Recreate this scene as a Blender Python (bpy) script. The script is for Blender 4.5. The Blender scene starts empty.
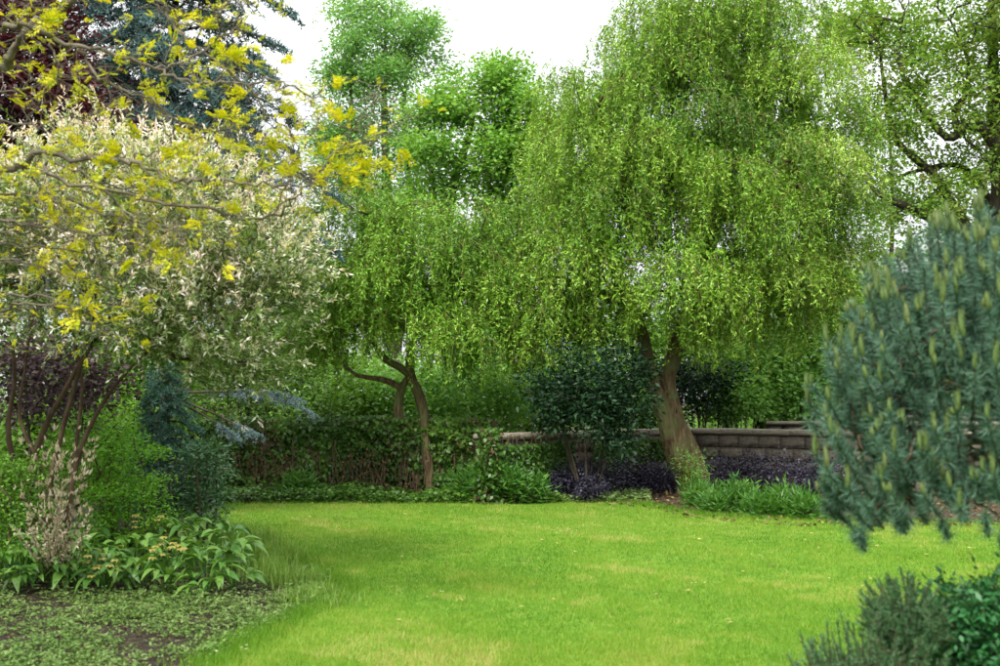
import bpy, math, random
import numpy as np

# ------------------------------------------------------------------ camera
sc = bpy.context.scene
COL = sc.collection
F = 1111.0                      # focal length in photo pixels (1000 wide)
EYE = 1.65
PITCH = math.atan(67.0 / F)
cam = bpy.data.cameras.new('camera')
camo = bpy.data.objects.new('camera', cam)
COL.objects.link(camo)
camo.location = (0, 0, EYE)
camo.rotation_euler = (math.pi / 2 + PITCH, 0, 0)
cam.sensor_width = 36.0
cam.lens = 36.0 * F / 1000.0
cam.clip_start = 0.1
cam.clip_end = 3000
cam.dof.use_dof = True
cam.dof.focus_distance = 18.0
cam.dof.aperture_fstop = 2.5
sc.camera = camo

# ------------------------------------------------------------------ sky and sun
SUN_EL, SUN_AZ = math.radians(50), math.radians(205)   # azimuth clockwise from +Y: behind the camera, to the left
w = bpy.data.worlds.new('World')
sc.world = w
w.use_nodes = True
nt = w.node_tree
nt.nodes.clear()
sky = nt.nodes.new('ShaderNodeTexSky')
sky.sky_type = 'NISHITA'
sky.sun_disc = False
sky.sun_elevation = SUN_EL
sky.sun_rotation = SUN_AZ
sky.dust_density = 5.0
sky.air_density = 1.0
hs = nt.nodes.new('ShaderNodeHueSaturation')
hs.inputs['Saturation'].default_value = 0.16
hs.inputs['Value'].default_value = 1.0
mixw = nt.nodes.new('ShaderNodeMix')
mixw.data_type = 'RGBA'
mixw.inputs[0].default_value = 0.8
mixw.inputs[7].default_value = (14.6, 15.0, 15.5, 1)      # even cloud cover
bg = nt.nodes.new('ShaderNodeBackground')
bg.inputs['Strength'].default_value = 0.07
wo = nt.nodes.new('ShaderNodeOutputWorld')
nt.links.new(sky.outputs[0], hs.inputs['Color'])
nt.links.new(hs.outputs[0], mixw.inputs[6])
tcw = nt.nodes.new('ShaderNodeTexCoord')
spw = nt.nodes.new('ShaderNodeSeparateXYZ')
nt.links.new(tcw.outputs['Generated'], spw.inputs[0])
mrw = nt.nodes.new('ShaderNodeMapRange')
mrw.inputs['To Min'].default_value = 0.34
mrw.inputs['To Max'].default_value = 1.0
nt.links.new(spw.outputs['Z'], mrw.inputs['Value'])
vmw = nt.nodes.new('ShaderNodeVectorMath')
vmw.operation = 'SCALE'
nt.links.new(mixw.outputs[2], vmw.inputs[0])
nt.links.new(mrw.outputs[0], vmw.inputs['Scale'])
nt.links.new(vmw.outputs[0], bg.inputs['Color'])
nt.links.new(bg.outputs[0], wo.inputs['Surface'])

sl = bpy.data.lights.new('sun', 'SUN')
sl.energy = 1.5
sl.angle = math.radians(14)
sl.color = (1.0, 0.96, 0.88)
so = bpy.data.objects.new('sun', sl)
COL.objects.link(so)
so.rotation_euler = (math.pi / 2 - SUN_EL, 0, math.pi - SUN_AZ)
so.location = (-6, -8, 20)

sc.view_settings.view_transform = 'Standard'
sc.view_settings.look = 'None'
sc.view_settings.gamma = 1
sc.view_settings.exposure = 1.72
sc.render.engine = 'CYCLES'
sc.cycles.max_bounces = 8
sc.cycles.diffuse_bounces = 3
sc.cycles.glossy_bounces = 2
sc.cycles.transmission_bounces = 4
sc.cycles.transparent_max_bounces = 4

# ------------------------------------------------------------------ helpers
R = np.random.default_rng(7)
_c, _s = math.cos(PITCH), math.sin(PITCH)


def W(px, py, Y):
    """the point seen at photo pixel (px, py) that lies Y metres away"""
    dx = (px - 500.0) / F
    dy = (333.0 - py) / F
    k = Y / (_c - dy * _s)
    return np.array([dx * k, Y, EYE + (_s + dy * _c) * k])


def G(px, py):
    """ground point (z = 0) at a photo pixel"""
    dx = (px - 500.0) / F
    dy = (333.0 - py) / F
    k = -EYE / (_s + dy * _c)
    return np.array([dx * k, (_c - dy * _s) * k, 0.0])


def WP(pts, Y):
    return np.array([W(p[0], p[1], p[2] if len(p) > 2 else Y) for p in pts])


def nrm(v):
    return v / np.maximum(np.linalg.norm(v, axis=-1, keepdims=True), 1e-9)


def rdir(n, rng=R):
    return nrm(rng.normal(size=(n, 3)))


class Acc:
    """collects vertices and faces (one attribute value per vertex)"""
    def __init__(self):
        self.V, self.Fc, self.A, self.n = [], [], [], 0

    def add(self, V, faces, a=0.5):
        V = np.asarray(V, dtype=np.float32).reshape(-1, 3)
        self.V.append(V)
        for f in (faces if isinstance(faces, list) else [faces]):
            self.Fc.append(np.asarray(f, dtype=np.int32) + self.n)
        self.A.append(np.broadcast_to(np.asarray(a, dtype=np.float32), (len(V),)))
        self.n += len(V)

    def mesh(self, name, mat, off=(0, 0, 0), smooth=False):
        me = bpy.data.meshes.new(name)
        V = (np.concatenate(self.V) - np.asarray(off, dtype=np.float32)).astype(np.float32)
        me.vertices.add(len(V))
        me.vertices.foreach_set('co', V.ravel())
        loops = np.concatenate([f.ravel() for f in self.Fc])
        tot = np.concatenate([np.full(len(f), f.shape[1], dtype=np.int32) for f in self.Fc])
        st = np.concatenate([[0], np.cumsum(tot)[:-1]]).astype(np.int32)
        me.loops.add(len(loops))
        me.loops.foreach_set('vertex_index', loops)
        me.polygons.add(len(tot))
        me.polygons.foreach_set('loop_start', st)
        me.polygons.foreach_set('loop_total', tot)
        if smooth:
            me.polygons.foreach_set('use_smooth', np.ones(len(tot), dtype=bool))
        at = me.attributes.new('v', 'FLOAT', 'POINT')
        at.data.foreach_set('value', np.concatenate(self.A).astype(np.float32))
        me.update(calc_edges=True)
        me.materials.append(mat)
        return me


def obj(name, data, parent=None, loc=(0, 0, 0)):
    o = bpy.data.objects.new(name, data)
    COL.objects.link(o)
    o.location = loc
    if parent is not None:
        o.parent = parent
    return o


def tag(o, label=None, cat=None, group=None, kind=None):
    if label: o['label'] = label
    if cat: o['category'] = cat
    if group: o['group'] = group
    if kind: o['kind'] = kind
    return o


def thing(name, label, cat, loc, group=None):
    o = bpy.data.objects.new(name, None)
    COL.objects.link(o)
    o.empty_display_size = 0.2
    o.location = tuple(float(x) for x in loc)
    return tag(o, label, cat, group)


def part(name, acc, mat, root, smooth=False, kind=None):
    o = obj(name, acc.mesh(name, mat, tuple(root.location), smooth), root)
    if kind: o['kind'] = kind
    return o


# ---- leaves
def add_leaves(acc, P, D, N, L, Wd, v, fold=0.15, mid=0.45):
    """diamond leaves: base, two shoulders, tip"""
    n = len(P)
    D = nrm(D)
    S = nrm(np.cross(D, N))
    U = np.cross(S, D)
    L = np.broadcast_to(np.asarray(L, float), (n,))[:, None]
    Wd = np.broadcast_to(np.asarray(Wd, float), (n,))[:, None]
    m = P + D * L * mid
    V = np.empty((n, 4, 3))
    V[:, 0] = P
    V[:, 1] = m + S * Wd * .5 + U * Wd * fold
    V[:, 2] = P + D * L
    V[:, 3] = m - S * Wd * .5 + U * Wd * fold
    acc.add(V, np.arange(n * 4).reshape(n, 4), np.repeat(np.broadcast_to(v, (n,)), 4))


def add_needles(acc, P, D, L, Wd, v, rng=R):
    """one-triangle needles or grass blades"""
    n = len(P)
    D = nrm(D)
    S = nrm(np.cross(D, rdir(n, rng)))
    L = np.broadcast_to(np.asarray(L, float), (n,))[:, None]
    Wd = np.broadcast_to(np.asarray(Wd, float), (n,))[:, None]
    V = np.empty((n, 3, 3))
    V[:, 0] = P - S * Wd * .5
    V[:, 1] = P + S * Wd * .5
    V[:, 2] = P + D * L
    acc.add(V, np.arange(n * 3).reshape(n, 3), np.repeat(np.broadcast_to(v, (n,)), 3))


def add_tube(acc, P, r, sides=6, v=0.5, rough=0.0, rng=R, furrow=0.0):
    P = np.asarray(P, float)
    k = len(P)
    r = np.broadcast_to(np.asarray(r, float), (k,))
    T = nrm(np.gradient(P, axis=0))
    ref = np.array([0.31, 0.87, 0.12]) if abs(T[:, 2]).mean() > .6 else np.array([0.05, 0.1, 1.0])
    A = nrm(np.cross(T, ref))
    B = np.cross(T, A)
    a = np.arange(sides) * 2 * math.pi / sides
    rr = r[:, None] * np.ones(sides)
    if rough:
        rr = rr * (1 + rng.normal(0, rough, (k, sides)))
    if furrow:                                          # twisting ridges along the stem
        t = np.linspace(0, k * .12, k)[:, None]
        rr = rr * (1 + furrow * (np.sin(3 * a + 1.3 * t + 1) + .8 * np.sin(7 * a - 1.1 * t) + .55 * np.sin(13 * a + 2.1 * t + 2)))
    V = P[:, None, :] + rr[..., None] * (np.cos(a)[None, :, None] * A[:, None, :] + np.sin(a)[None, :, None] * B[:, None, :])
    i = np.arange(k - 1)[:, None] * sides
    j = np.arange(sides)[None, :]
    j2 = (j + 1) % sides
    f = np.stack([i + j, i + j2, i + sides + j2, i + sides + j], -1).reshape(-1, 4)
    acc.add(V.reshape(-1, 3), f, v)


def add_threads(acc, C, r, v=0.5):
    """C: (n, k, 3) many thin twigs as three-sided tubes"""
    n, k, _ = C.shape
    T = nrm(np.gradient(C, axis=1))
    A = nrm(np.cross(T, np.array([0.3, 0.9, 0.31])))
    B = np.cross(T, A)
    r = np.broadcast_to(np.asarray(r, float), (n, k))
    V = np.empty((n, k, 3, 3))
    for q in range(3):
        an = q * 2 * math.pi / 3
        V[:, :, q] = C + r[..., None] * (math.cos(an) * A + math.sin(an) * B)
    b = np.arange(n)[:, None, None] * k * 3 + np.arange(k - 1)[None, :, None] * 3
    q = np.arange(3)[None, None, :]
    q2 = (q + 1) % 3
    f = np.stack([b + q, b + q2, b + 3 + q2, b + 3 + q], -1).reshape(-1, 4)
    acc.add(V.reshape(-1, 3), f, v)


def smooth_line(P, n):
    """resample a polyline as a Catmull-Rom curve"""
    P = np.asarray(P, float)
    Q = np.vstack([2 * P[0] - P[1], P, 2 * P[-1] - P[-2]])
    t = np.linspace(0, len(P) - 1 - 1e-6, n)
    i = t.astype(int)
    u = (t - i)[:, None]
    p0, p1, p2, p3 = Q[i], Q[i + 1], Q[i + 2], Q[i + 3]
    return .5 * (2 * p1 + (p2 - p0) * u + (2 * p0 - 5 * p1 + 4 * p2 - p3) * u * u + (3 * p1 - p0 - 3 * p2 + p3) * u ** 3)


class Skeleton:
    """limbs that reach from given trunk lines to a cloud of twig ends"""
    def __init__(self, trunks, targets, alpha=.45, seg=.35, jit=.035, tip=.006, power=.5, bow=.12, rng=R, lift=0.0):
        cap = 4000 + len(targets) * 40
        X = np.zeros((cap, 3)); par = np.full(cap, -1); path = np.zeros(cap); Dn = np.zeros((cap, 3))
        n = 0
        self.trunks = []
        usable = np.zeros(cap, bool)
        for tl, rad in trunks:
            k = max(6, int(np.linalg.norm(np.diff(tl, axis=0), axis=1).sum() / .2))
            C = smooth_line(tl, k)
            rr = np.interp(np.linspace(0, 1, k), np.linspace(0, 1, len(rad)), rad)
            self.trunks.append((C, rr))
            Tn = nrm(np.gradient(C, axis=0))
            X[n:n + k] = C; Dn[n:n + k] = Tn
            path[n:n + k] = np.linspace(0, 1, k) * .6
            usable[n + int(k * .3):n + k] = True
            n += k
        self.n0 = n
        d0 = np.min(np.linalg.norm(targets[:, None] - X[None, :n][:, usable[:n]], axis=2), axis=1)
        tips = []
        for ti in np.argsort(d0):
            t = targets[ti]
            d = np.linalg.norm(X[:n] - t, axis=1)
            cost = d + alpha * path[:n] + np.where(usable[:n], 0, 1e6)
            p = int(np.argmin(cost)); dist = d[p]
            k = max(1, int(math.ceil(dist / seg)))
            p0 = X[p]
            c1 = p0 + Dn[p] * dist * .3 + rng.normal(0, bow, 3) * dist + np.array([0, 0, lift * dist])
            u = (np.arange(1, k + 1) / k)[:, None]
            C = (1 - u) ** 2 * p0 + 2 * u * (1 - u) * c1 + u * u * t
            C[:-1] += rng.normal(0, jit, (k - 1, 3))
            for q in range(k):
                X[n] = C[q]; par[n] = p
                Dn[n] = nrm((C[q] - X[p])[None])[0]
                path[n] = path[p] + np.linalg.norm(C[q] - X[p]); usable[n] = True
                p = n; n += 1
            tips.append(n - 1)
        self.X, self.par, self.Dn, self.n = X[:n], par[:n], Dn[:n], n
        wt = np.zeros(n); wt[tips] = 1
        for i in range(n - 1, self.n0 - 1, -1):
            if par[i] >= 0: wt[par[i]] += wt[i]
        self.r = tip * np.maximum(wt, 1) ** power
        self.tips = np.array(tips)
        self.wt = wt

    def mesh(self, acc, sides=6, trunk_sides=14, v=.5, rough=.04, rmax=.2, rng=R, furrow=0.0):
        for C, rr in self.trunks:
            add_tube(acc, C, rr, trunk_sides, v, rough, rng, furrow)
        kids = {}
        for i in range(self.n0, self.n):
            kids.setdefault(int(self.par[i]), []).append(i)
        starts = []
        for p, ks in list(kids.items()):
            if p < self.n0:
                starts += [(p, k) for k in ks]
        while starts:
            p, i = starts.pop()
            pts = [self.X[p], self.X[i]]
            rs = [min(self.r[i], rmax), min(self.r[i], rmax)]
            while True:
                ks = kids.get(i)
                if not ks: break
                b = max(ks, key=lambda q: self.wt[q])
                starts += [(i, q) for q in ks if q != b]
                pts.append(self.X[b]); rs.append(min(self.r[b], rmax))
                i = b
            s = sides if rs[0] > .02 else (4 if rs[0] > .009 else 3)
            add_tube(acc, np.array(pts), np.array(rs), s, v)


def lobes_points(lobes, n, rng=R, shell=(.55, 1.0), zlow=-.5, front=.0):
    """points in the outer shell of ellipsoids (cx, cy, cz, rx, ry, rz); returns points and outward directions"""
    Ls = np.array(lobes, float)
    vol = (Ls[:, 3] * Ls[:, 4] * Ls[:, 5]) ** (2 / 3)
    pick = rng.choice(len(Ls), n * 3, p=vol / vol.sum())
    d = rdir(n * 3, rng)
    keep = (d[:, 2] > zlow) & ((d[:, 1] < .25) | (rng.random(n * 3) > front))
    pick, d = pick[keep][:n], d[keep][:n]
    rad = rng.uniform(shell[0], shell[1], (len(d), 1))
    return Ls[pick, :3] + d * Ls[pick, 3:] * rad, nrm(d / Ls[pick, 3:])


def PL(px, py, Y, rx, ry, rd):
    """lobe given by photo pixels: centre, half width, half height in pixels, half depth in metres"""
    c = W(px, py, Y)
    k = Y / F
    return (c[0], c[1], c[2], rx * k, rd, ry * k)


def clumps(acc, C, out, n_per, rad, L, Wd, rng=R, up=.8, droop=.2, vfun=None, flat=.6, fold=.15):
    """leaf clumps round the points C"""
    n = len(C) * n_per
    P = np.repeat(C, n_per, 0)
    off = rng.normal(0, 1, (n, 3)) * rad * np.array([.6, .6, .6 * flat])
    P = P + off
    D = nrm(rng.normal(size=(n, 3)) * np.array([1, 1, .5]) + nrm(off) * .8 + np.repeat(out, n_per, 0) * .4 - np.array([0, 0, droop]))
    N = nrm(rng.normal(size=(n, 3)) * .55 + np.array([0, 0, up]) + np.repeat(out, n_per, 0) * .3)
    v = np.clip(rng.normal(.5, .2, n) + np.repeat(rng.normal(0, .14, len(C)), n_per), 0, 1) if vfun is None else vfun(P, n)
    add_leaves(acc, P, D, N, L * rng.uniform(.6, 1.25, n), Wd * rng.uniform(.7, 1.2, n), v, fold)


# ---- materials
def _ramp(nt, stops):
    cr = nt.nodes.new('ShaderNodeValToRGB')
    e = cr.color_ramp.elements
    while len(e) < len(stops): e.new(.5)
    for el, (p, c) in zip(e, stops):
        el.position = p; el.color = (c[0], c[1], c[2], 1)
    return cr


def leaf_mat(name, cols, trans=.35, rough=.5, spec=.35, tcol=None):
    m = bpy.data.materials.new(name); m.use_nodes = True
    nt = m.node_tree; nt.nodes.clear()
    at = nt.nodes.new('ShaderNodeAttribute'); at.attribute_name = 'v'
    stops = [(i / (len(cols) - 1), c) for i, c in enumerate(cols)]
    cr = _ramp(nt, stops)
    nt.links.new(at.outputs['Fac'], cr.inputs[0])
    pr = nt.nodes.new('ShaderNodeBsdfPrincipled')
    pr.inputs['Roughness'].default_value = rough
    pr.inputs['Specular IOR Level'].default_value = spec
    nt.links.new(cr.outputs[0], pr.inputs['Base Color'])
    out = nt.nodes.new('ShaderNodeOutputMaterial')
    if trans > 0:
        tr = nt.nodes.new('ShaderNodeBsdfTranslucent')
        mu = nt.nodes.new('ShaderNodeMix'); mu.data_type = 'RGBA'; mu.blend_type = 'MULTIPLY'
        mu.inputs[0].default_value = 1.0
        mu.inputs[7].default_value = tcol or (1.25, 1.2, .6, 1)
        nt.links.new(cr.outputs[0], mu.inputs[6])
        nt.links.new(mu.outputs[2], tr.inputs['Color'])
        mx = nt.nodes.new('ShaderNodeMixShader'); mx.inputs[0].default_value = trans
        nt.links.new(pr.outputs[0], mx.inputs[1]); nt.links.new(tr.outputs[0], mx.inputs[2])
        nt.links.new(mx.outputs[0], out.inputs['Surface'])
    else:
        nt.links.new(pr.outputs[0], out.inputs['Surface'])
    return m


def solid_mat(name, cols, scale=6.0, rough=.9, bump=.4, bscale=None, stretch=(1, 1, 1), detail=6, spec=.2, dist=.02, blotch=None):
    """noise-coloured rough surface (bark, stone, soil)"""
    m = bpy.data.materials.new(name); m.use_nodes = True
    nt = m.node_tree; nt.nodes.clear()
    tc = nt.nodes.new('ShaderNodeTexCoord')
    mp = nt.nodes.new('ShaderNodeMapping'); mp.inputs['Scale'].default_value = stretch
    nt.links.new(tc.outputs['Object'], mp.inputs[0])
    n1 = nt.nodes.new('ShaderNodeTexNoise'); n1.inputs['Scale'].default_value = scale; n1.inputs['Detail'].default_value = detail
    n1.inputs['Roughness'].default_value = .65
    nt.links.new(mp.outputs[0], n1.inputs['Vector'])
    stops = [(.3 + .4 * i / (len(cols) - 1), c) for i, c in enumerate(cols)]
    cr = _ramp(nt, stops)
    nt.links.new(n1.outputs['Fac'], cr.inputs[0])
    last = cr.outputs[0]
    if blotch:
        n3 = nt.nodes.new('ShaderNodeTexNoise'); n3.inputs['Scale'].default_value = blotch[0]; n3.inputs['Detail'].default_value = 4
        nt.links.new(tc.outputs['Object'], n3.inputs['Vector'])
        r3 = _ramp(nt, [(blotch[1], (0, 0, 0)), (blotch[2], (1, 1, 1))])
        nt.links.new(n3.outputs['Fac'], r3.inputs[0])
        mx = nt.nodes.new('ShaderNodeMix'); mx.data_type = 'RGBA'
        nt.links.new(r3.outputs[0], mx.inputs[0]); nt.links.new(last, mx.inputs[6])
        mx.inputs[7].default_value = (*blotch[3], 1)
        last = mx.outputs[2]
    pr = nt.nodes.new('ShaderNodeBsdfPrincipled')
    pr.inputs['Roughness'].default_value = rough
    pr.inputs['Specular IOR Level'].default_value = spec
    nt.links.new(last, pr.inputs['Base Color'])
    n2 = nt.nodes.new('ShaderNodeTexNoise'); n2.inputs['Scale'].default_value = bscale or scale * 3; n2.inputs['Detail'].default_value = 6
    nt.links.new(mp.outputs[0], n2.inputs['Vector'])
    bp = nt.nodes.new('ShaderNodeBump'); bp.inputs['Strength'].default_value = bump; bp.inputs['Distance'].default_value = dist
    nt.links.new(n2.outputs['Fac'], bp.inputs['Height']); nt.links.new(bp.outputs[0], pr.inputs['Normal'])
    out = nt.nodes.new('ShaderNodeOutputMaterial')
    nt.links.new(pr.outputs[0], out.inputs['Surface'])
    return m


M = {}
M['willow'] = leaf_mat('willow_leaf', [(.05, .14, .014), (.155, .33, .024), (.295, .50, .05), (.50, .64, .16)], .2, .45, .4)
M['willow2'] = leaf_mat('small_willow_leaf', [(.055, .155, .014), (.15, .335, .024), (.275, .50, .05), (.46, .62, .14)], .2, .45, .4)
M['dapple'] = leaf_mat('dappled_leaf', [(.05, .12, .02), (.14, .25, .045), (.38, .47, .22), (.84, .85, .77), (.85, .71, .66)], .35, .5, .35)
M['locust'] = leaf_mat('yellow_leaf', [(.24, .36, .015), (.44, .49, .012), (.62, .60, .018), (.72, .60, .03)], .4, .5, .3)
M['cedar'] = leaf_mat('blue_needle', [(.035, .085, .085), (.07, .14, .14), (.13, .22, .21)], .1, .6, .2)
M['spruce'] = leaf_mat('dark_blue_needle', [(.018, .065, .045), (.045, .125, .09), (.10, .20, .15)], .1, .6, .2)
M['palecedar'] = leaf_mat('pale_blue_needle', [(.07, .12, .13), (.13, .2, .21), (.22, .30, .31)], .1, .6, .2)
M['plum'] = leaf_mat('purple_leaf', [(.02, .008, .012), (.055, .014, .02), (.12, .025, .03)], .25, .4, .4, (1.3, .6, .7, 1))
M['mauve'] = leaf_mat('mauve_leaf', [(.03, .02, .024), (.075, .048, .052), (.14, .10, .095)], .2, .5, .3, (1.2, .8, .8, 1))
M['ash'] = leaf_mat('ash_leaf', [(.10, .25, .06), (.18, .38, .10), (.30, .50, .16)], .4, .5, .35)
M['maple'] = leaf_mat('maple_leaf', [(.10, .25, .03), (.18, .38, .055), (.30, .50, .10)], .4, .5, .35)
M['oak'] = leaf_mat('spring_oak_leaf', [(.07, .17, .02), (.14, .28, .035), (.24, .39, .06), (.26, .26, .08)], .4, .5, .3)
M['wood'] = leaf_mat('bright_shrub_leaf', [(.11, .27, .05), (.20, .43, .08), (.34, .55, .15)], .4, .5, .35)
M['thicket'] = leaf_mat('thicket_leaf', [(.07, .17, .02), (.13, .28, .03), (.23, .41, .06)], .35, .5, .35)
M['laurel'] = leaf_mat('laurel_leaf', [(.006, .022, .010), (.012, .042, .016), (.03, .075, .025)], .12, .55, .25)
M['ivy'] = leaf_mat('ivy_leaf', [(.03, .08, .01), (.065, .155, .018), (.14, .27, .035)], .25, .4, .4)
M['dryivy'] = leaf_mat('dead_ivy_leaf', [(.07, .048, .026), (.16, .105, .055)], .15, .8, .1)
M['barberry'] = leaf_mat('dark_purple_leaf', [(.014, .012, .022), (.032, .028, .05), (.075, .07, .11)], .12, .45, .4, (1, .8, 1, 1))
M['fern'] = leaf_mat('fresh_green_leaf', [(.03, .11, .015), (.06, .18, .02), (.13, .27, .04)], .35, .45, .35)
M['bush'] = leaf_mat('lime_bush_leaf', [(.06, .20, .012), (.12, .32, .018), (.20, .42, .03)], .35, .5, .35)
M['box'] = leaf_mat('small_round_leaf', [(.05, .16, .012), (.11, .27, .02), (.20, .38, .035)], .3, .45, .4)
M['cream'] = leaf_mat('cream_leaf', [(.42, .36, .25), (.58, .52, .38), (.72, .67, .54)], .3, .6, .2, (1, .95, .8, 1))
M['helle'] = leaf_mat('hellebore_leaf', [(.05, .15, .025), (.10, .25, .035), (.22, .36, .07)], .25, .4, .5)
M['flower'] = leaf_mat('pale_yellow_petal', [(.38, .36, .08), (.55, .48, .14), (.62, .50, .25)], .35, .6, .2)
M['grass'] = leaf_mat('lawn_blade', [(.062, .185, .012), (.125, .27, .018), (.20, .325, .032), (.33, .375, .08), (.43, .39, .14)], .35, .55, .25)
M['tallgrass'] = leaf_mat('tall_grass_blade', [(.08, .20, .018), (.14, .28, .03), (.23, .35, .07), (.45, .42, .2)], .35, .5, .3)
M['weed'] = leaf_mat('weed_leaf', [(.06, .13, .02), (.13, .22, .05), (.22, .30, .10)], .25, .55, .3)
M['litter'] = leaf_mat('fallen_leaf', [(.06, .04, .025), (.15, .10, .05), (.40, .36, .12)], .1, .8, .1)
M['pine'] = leaf_mat('pine_needle', [(.045, .115, .075), (.095, .20, .13), (.20, .32, .22)], .12, .5, .3)
M['candle'] = leaf_mat('pine_candle', [(.075, .135, .035), (.125, .18, .055), (.20, .23, .10)], .15, .6, .2)
M['heather'] = leaf_mat('grey_green_needle', [(.03, .09, .03), (.06, .16, .055), (.15, .23, .14)], .2, .55, .3)
M['leafy'] = leaf_mat('glossy_green_leaf', [(.02, .10, .03), (.04, .17, .05), (.08, .24, .08)], .25, .35, .5)
M['bark'] = solid_mat('willow_bark', [(.035, .022, .012), (.11, .075, .04), (.22, .165, .09)], 14, .95, 1.0, 22, (1, 1, .25), dist=.05, blotch=(2.6, .46, .66, (.12, .13, .05)))
M['barkdark'] = solid_mat('dark_bark', [(.018, .014, .012), (.05, .04, .03), (.09, .075, .055)], 9, .95, .7, 22, (1, 1, .35))
M['barkgrey'] = solid_mat('grey_bark', [(.07, .06, .045), (.14, .12, .09), (.2, .18, .13)], 9, .95, .7, 22, (1, 1, .4), blotch=(14, .56, .7, (.16, .17, .06)))
M['stem'] = solid_mat('brown_stem', [(.03, .02, .012), (.075, .05, .03), (.13, .09, .055)], 10, .9, .5, 24, (1, 1, .4))
M['twig'] = solid_mat('yellowish_twig', [(.10, .11, .025), (.17, .17, .04), (.26, .24, .07)], 10, .8, .2)
M['deadtwig'] = solid_mat('dead_twig', [(.05, .032, .02), (.12, .08, .05), (.22, .16, .10)], 10, .95, .2)
M['block'] = solid_mat('split_stone_block', [(.13, .11, .085), (.23, .195, .155), (.34, .30, .24)], 7, .95, 1.0, 26, dist=.03, blotch=(2.5, .5, .7, (.09, .08, .05)))
M['capstone'] = solid_mat('weathered_capstone', [(.20, .165, .12), (.30, .26, .20), (.40, .36, .30)], 8, .9, .6, 30, blotch=(3, .5, .7, (.16, .15, .11)))
M['core'] = solid_mat('wall_core', [(.05, .04, .03), (.09, .07, .055)], 7, .95, .5)
M['oldwall'] = solid_mat('old_wall_render', [(.12, .08, .055), (.22, .15, .11), (.30, .22, .16)], 4, .95, .8, 14)
M['soil'] = solid_mat('dark_soil', [(.014, .010, .007), (.036, .026, .018), (.075, .058, .04)], 14, .95, 1.0, 40, dist=.04)
M['mulch'] = solid_mat('leaf_mulch', [(.03, .02, .012), (.075, .048, .03), (.14, .095, .06)], 22, .95, 1.0, 45, dist=.04)
M['turf'] = solid_mat('turf', [(.06, .15, .008), (.105, .20, .012), (.16, .23, .03)], 5, .9, .6, 60)


# ------------------------------------------------------------------ ground, beds, lawn
def sheet(name, P2, z, mat):
    """flat polygon sheet from an outline, fan-filled by Blender's ngon"""
    me = bpy.data.meshes.new(name)
    me.from_pydata([(float(p[0]), float(p[1]), z) for p in P2], [], [list(range(len(P2)))])
    me.materials.append(mat)
    me.update()
    if me.polygons[0].normal.z < 0:
        me.flip_normals()
    return tag(obj(name, me), kind='structure')


def inside(P, poly):
    x, y = P[:, 0], P[:, 1]
    r = np.zeros(len(P), bool)
    j = len(poly) - 1
    for i in range(len(poly)):
        xi, yi, xj, yj = poly[i][0], poly[i][1], poly[j][0], poly[j][1]
        c = ((yi > y) != (yj > y)) & (x < (xj - xi) * (y - yi) / (yj - yi + 1e-12) + xi)
        r ^= c
        j = i
    return r


_rn = np.random.default_rng(21)
_wv = [(_rn.normal(size=2), _rn.uniform(0, 6.28)) for _ in range(24)]


def patch(x, y, f=1.0):
    """soft pseudo-noise, about -1..1"""
    s = 0
    for i, (k, p) in enumerate(_wv):
        q = f * (.6 + .28 * i)
        s = s + np.sin(k[0] * x * q + k[1] * y * q + p) / (1 + .25 * i)
    return s / 2.6


tag(sheet('ground', [(-900, -300), (900, -300), (900, 1800), (-900, 1800)], 0.0, M['soil']), 'dark soil ground under the planting beds and trees')
lawn_px = [(150, 720), (205, 668), (238, 645), (275, 628), (305, 612), (335, 596), (338, 584), (310, 565), (262, 545), (225, 530), (200, 517), (190, 508),
           (300, 503), (400, 500), (480, 499), (560, 501), (640, 504), (680, 512), (730, 517), (800, 519), (860, 520), (1000, 524), (1180, 530)]
lawn_poly = [G(*p)[:2] for p in lawn_px] + [np.array([7.5, 4.0]), np.array([5.5, -6.0]), np.array([-4.0, -6.0]), np.array([-2.2, 3.0])]
lp = np.array(lawn_poly)
_sm = smooth_line(np.hstack([lp[:23], np.zeros((23, 1))]), 120)[:, :2]
_n = np.arange(len(_sm))
_sm = _sm + np.stack([patch(_sm[:, 0] * 3, _sm[:, 1] * 3, 1.2), patch(_sm[:, 1] * 3, _sm[:, 0] * 3, 1.3)], 1) * .03
lawn_poly = list(_sm) + lawn_poly[23:]
tag(sheet('lawn', lawn_poly, 0.006, M['turf']), 'mown green lawn with pale straw patches')

mulch_px = [(520, 499), (560, 503), (640, 508), (690, 519), (780, 526), (860, 532), (1000, 540), (1000, 500), (840, 494), (690, 484), (600, 490), (530, 496)]
tag(sheet('border_bed', [G(*p)[:2] for p in mulch_px], 0.003, M['mulch']), 'brown leaf mulch border below the stone wall')

# grass blades: denser towards the camera
rg = np.random.default_rng(3)
n = 1500000
u = rg.random(n)
Yb = 5.6 * (21.0 / 5.6) ** u                       # density about 1 / Y (a fan that widens with Y)
Xb = rg.uniform(-.5, .56, n) * Yb
Pb = np.stack([Xb, Yb, np.full(n, .006)], 1)
Pb = Pb[inside(Pb, lawn_poly)][:280000]
n = len(Pb)
pv = patch(Pb[:, 0], Pb[:, 1] * .55, 1.1)
pf = patch(Pb[:, 0] * 2 + 9, Pb[:, 1] * 1.3 + 3, 1.7)
v = .34 + .16 * pv + .13 * pf + .07 * patch(Pb[:, 0] * 5 + 2, Pb[:, 1] * 3 + 1, 2.0) + rg.normal(0, .13, n)
straw = np.clip((patch(Pb[:, 0] * 1.3 + 4, Pb[:, 1] * 1.0 - 2, 1.8) + .35 * patch(Pb[:, 0] * 5, Pb[:, 1] * 5, 2.3) - .42) * 1.0, 0, .46)
v = np.clip(v + straw * (rg.random(n) > .35) + (rg.random(n) > .975) * .4, 0, 1)
D = rg.normal(0, .5, (n, 3)); D[:, 2] = 1
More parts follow.
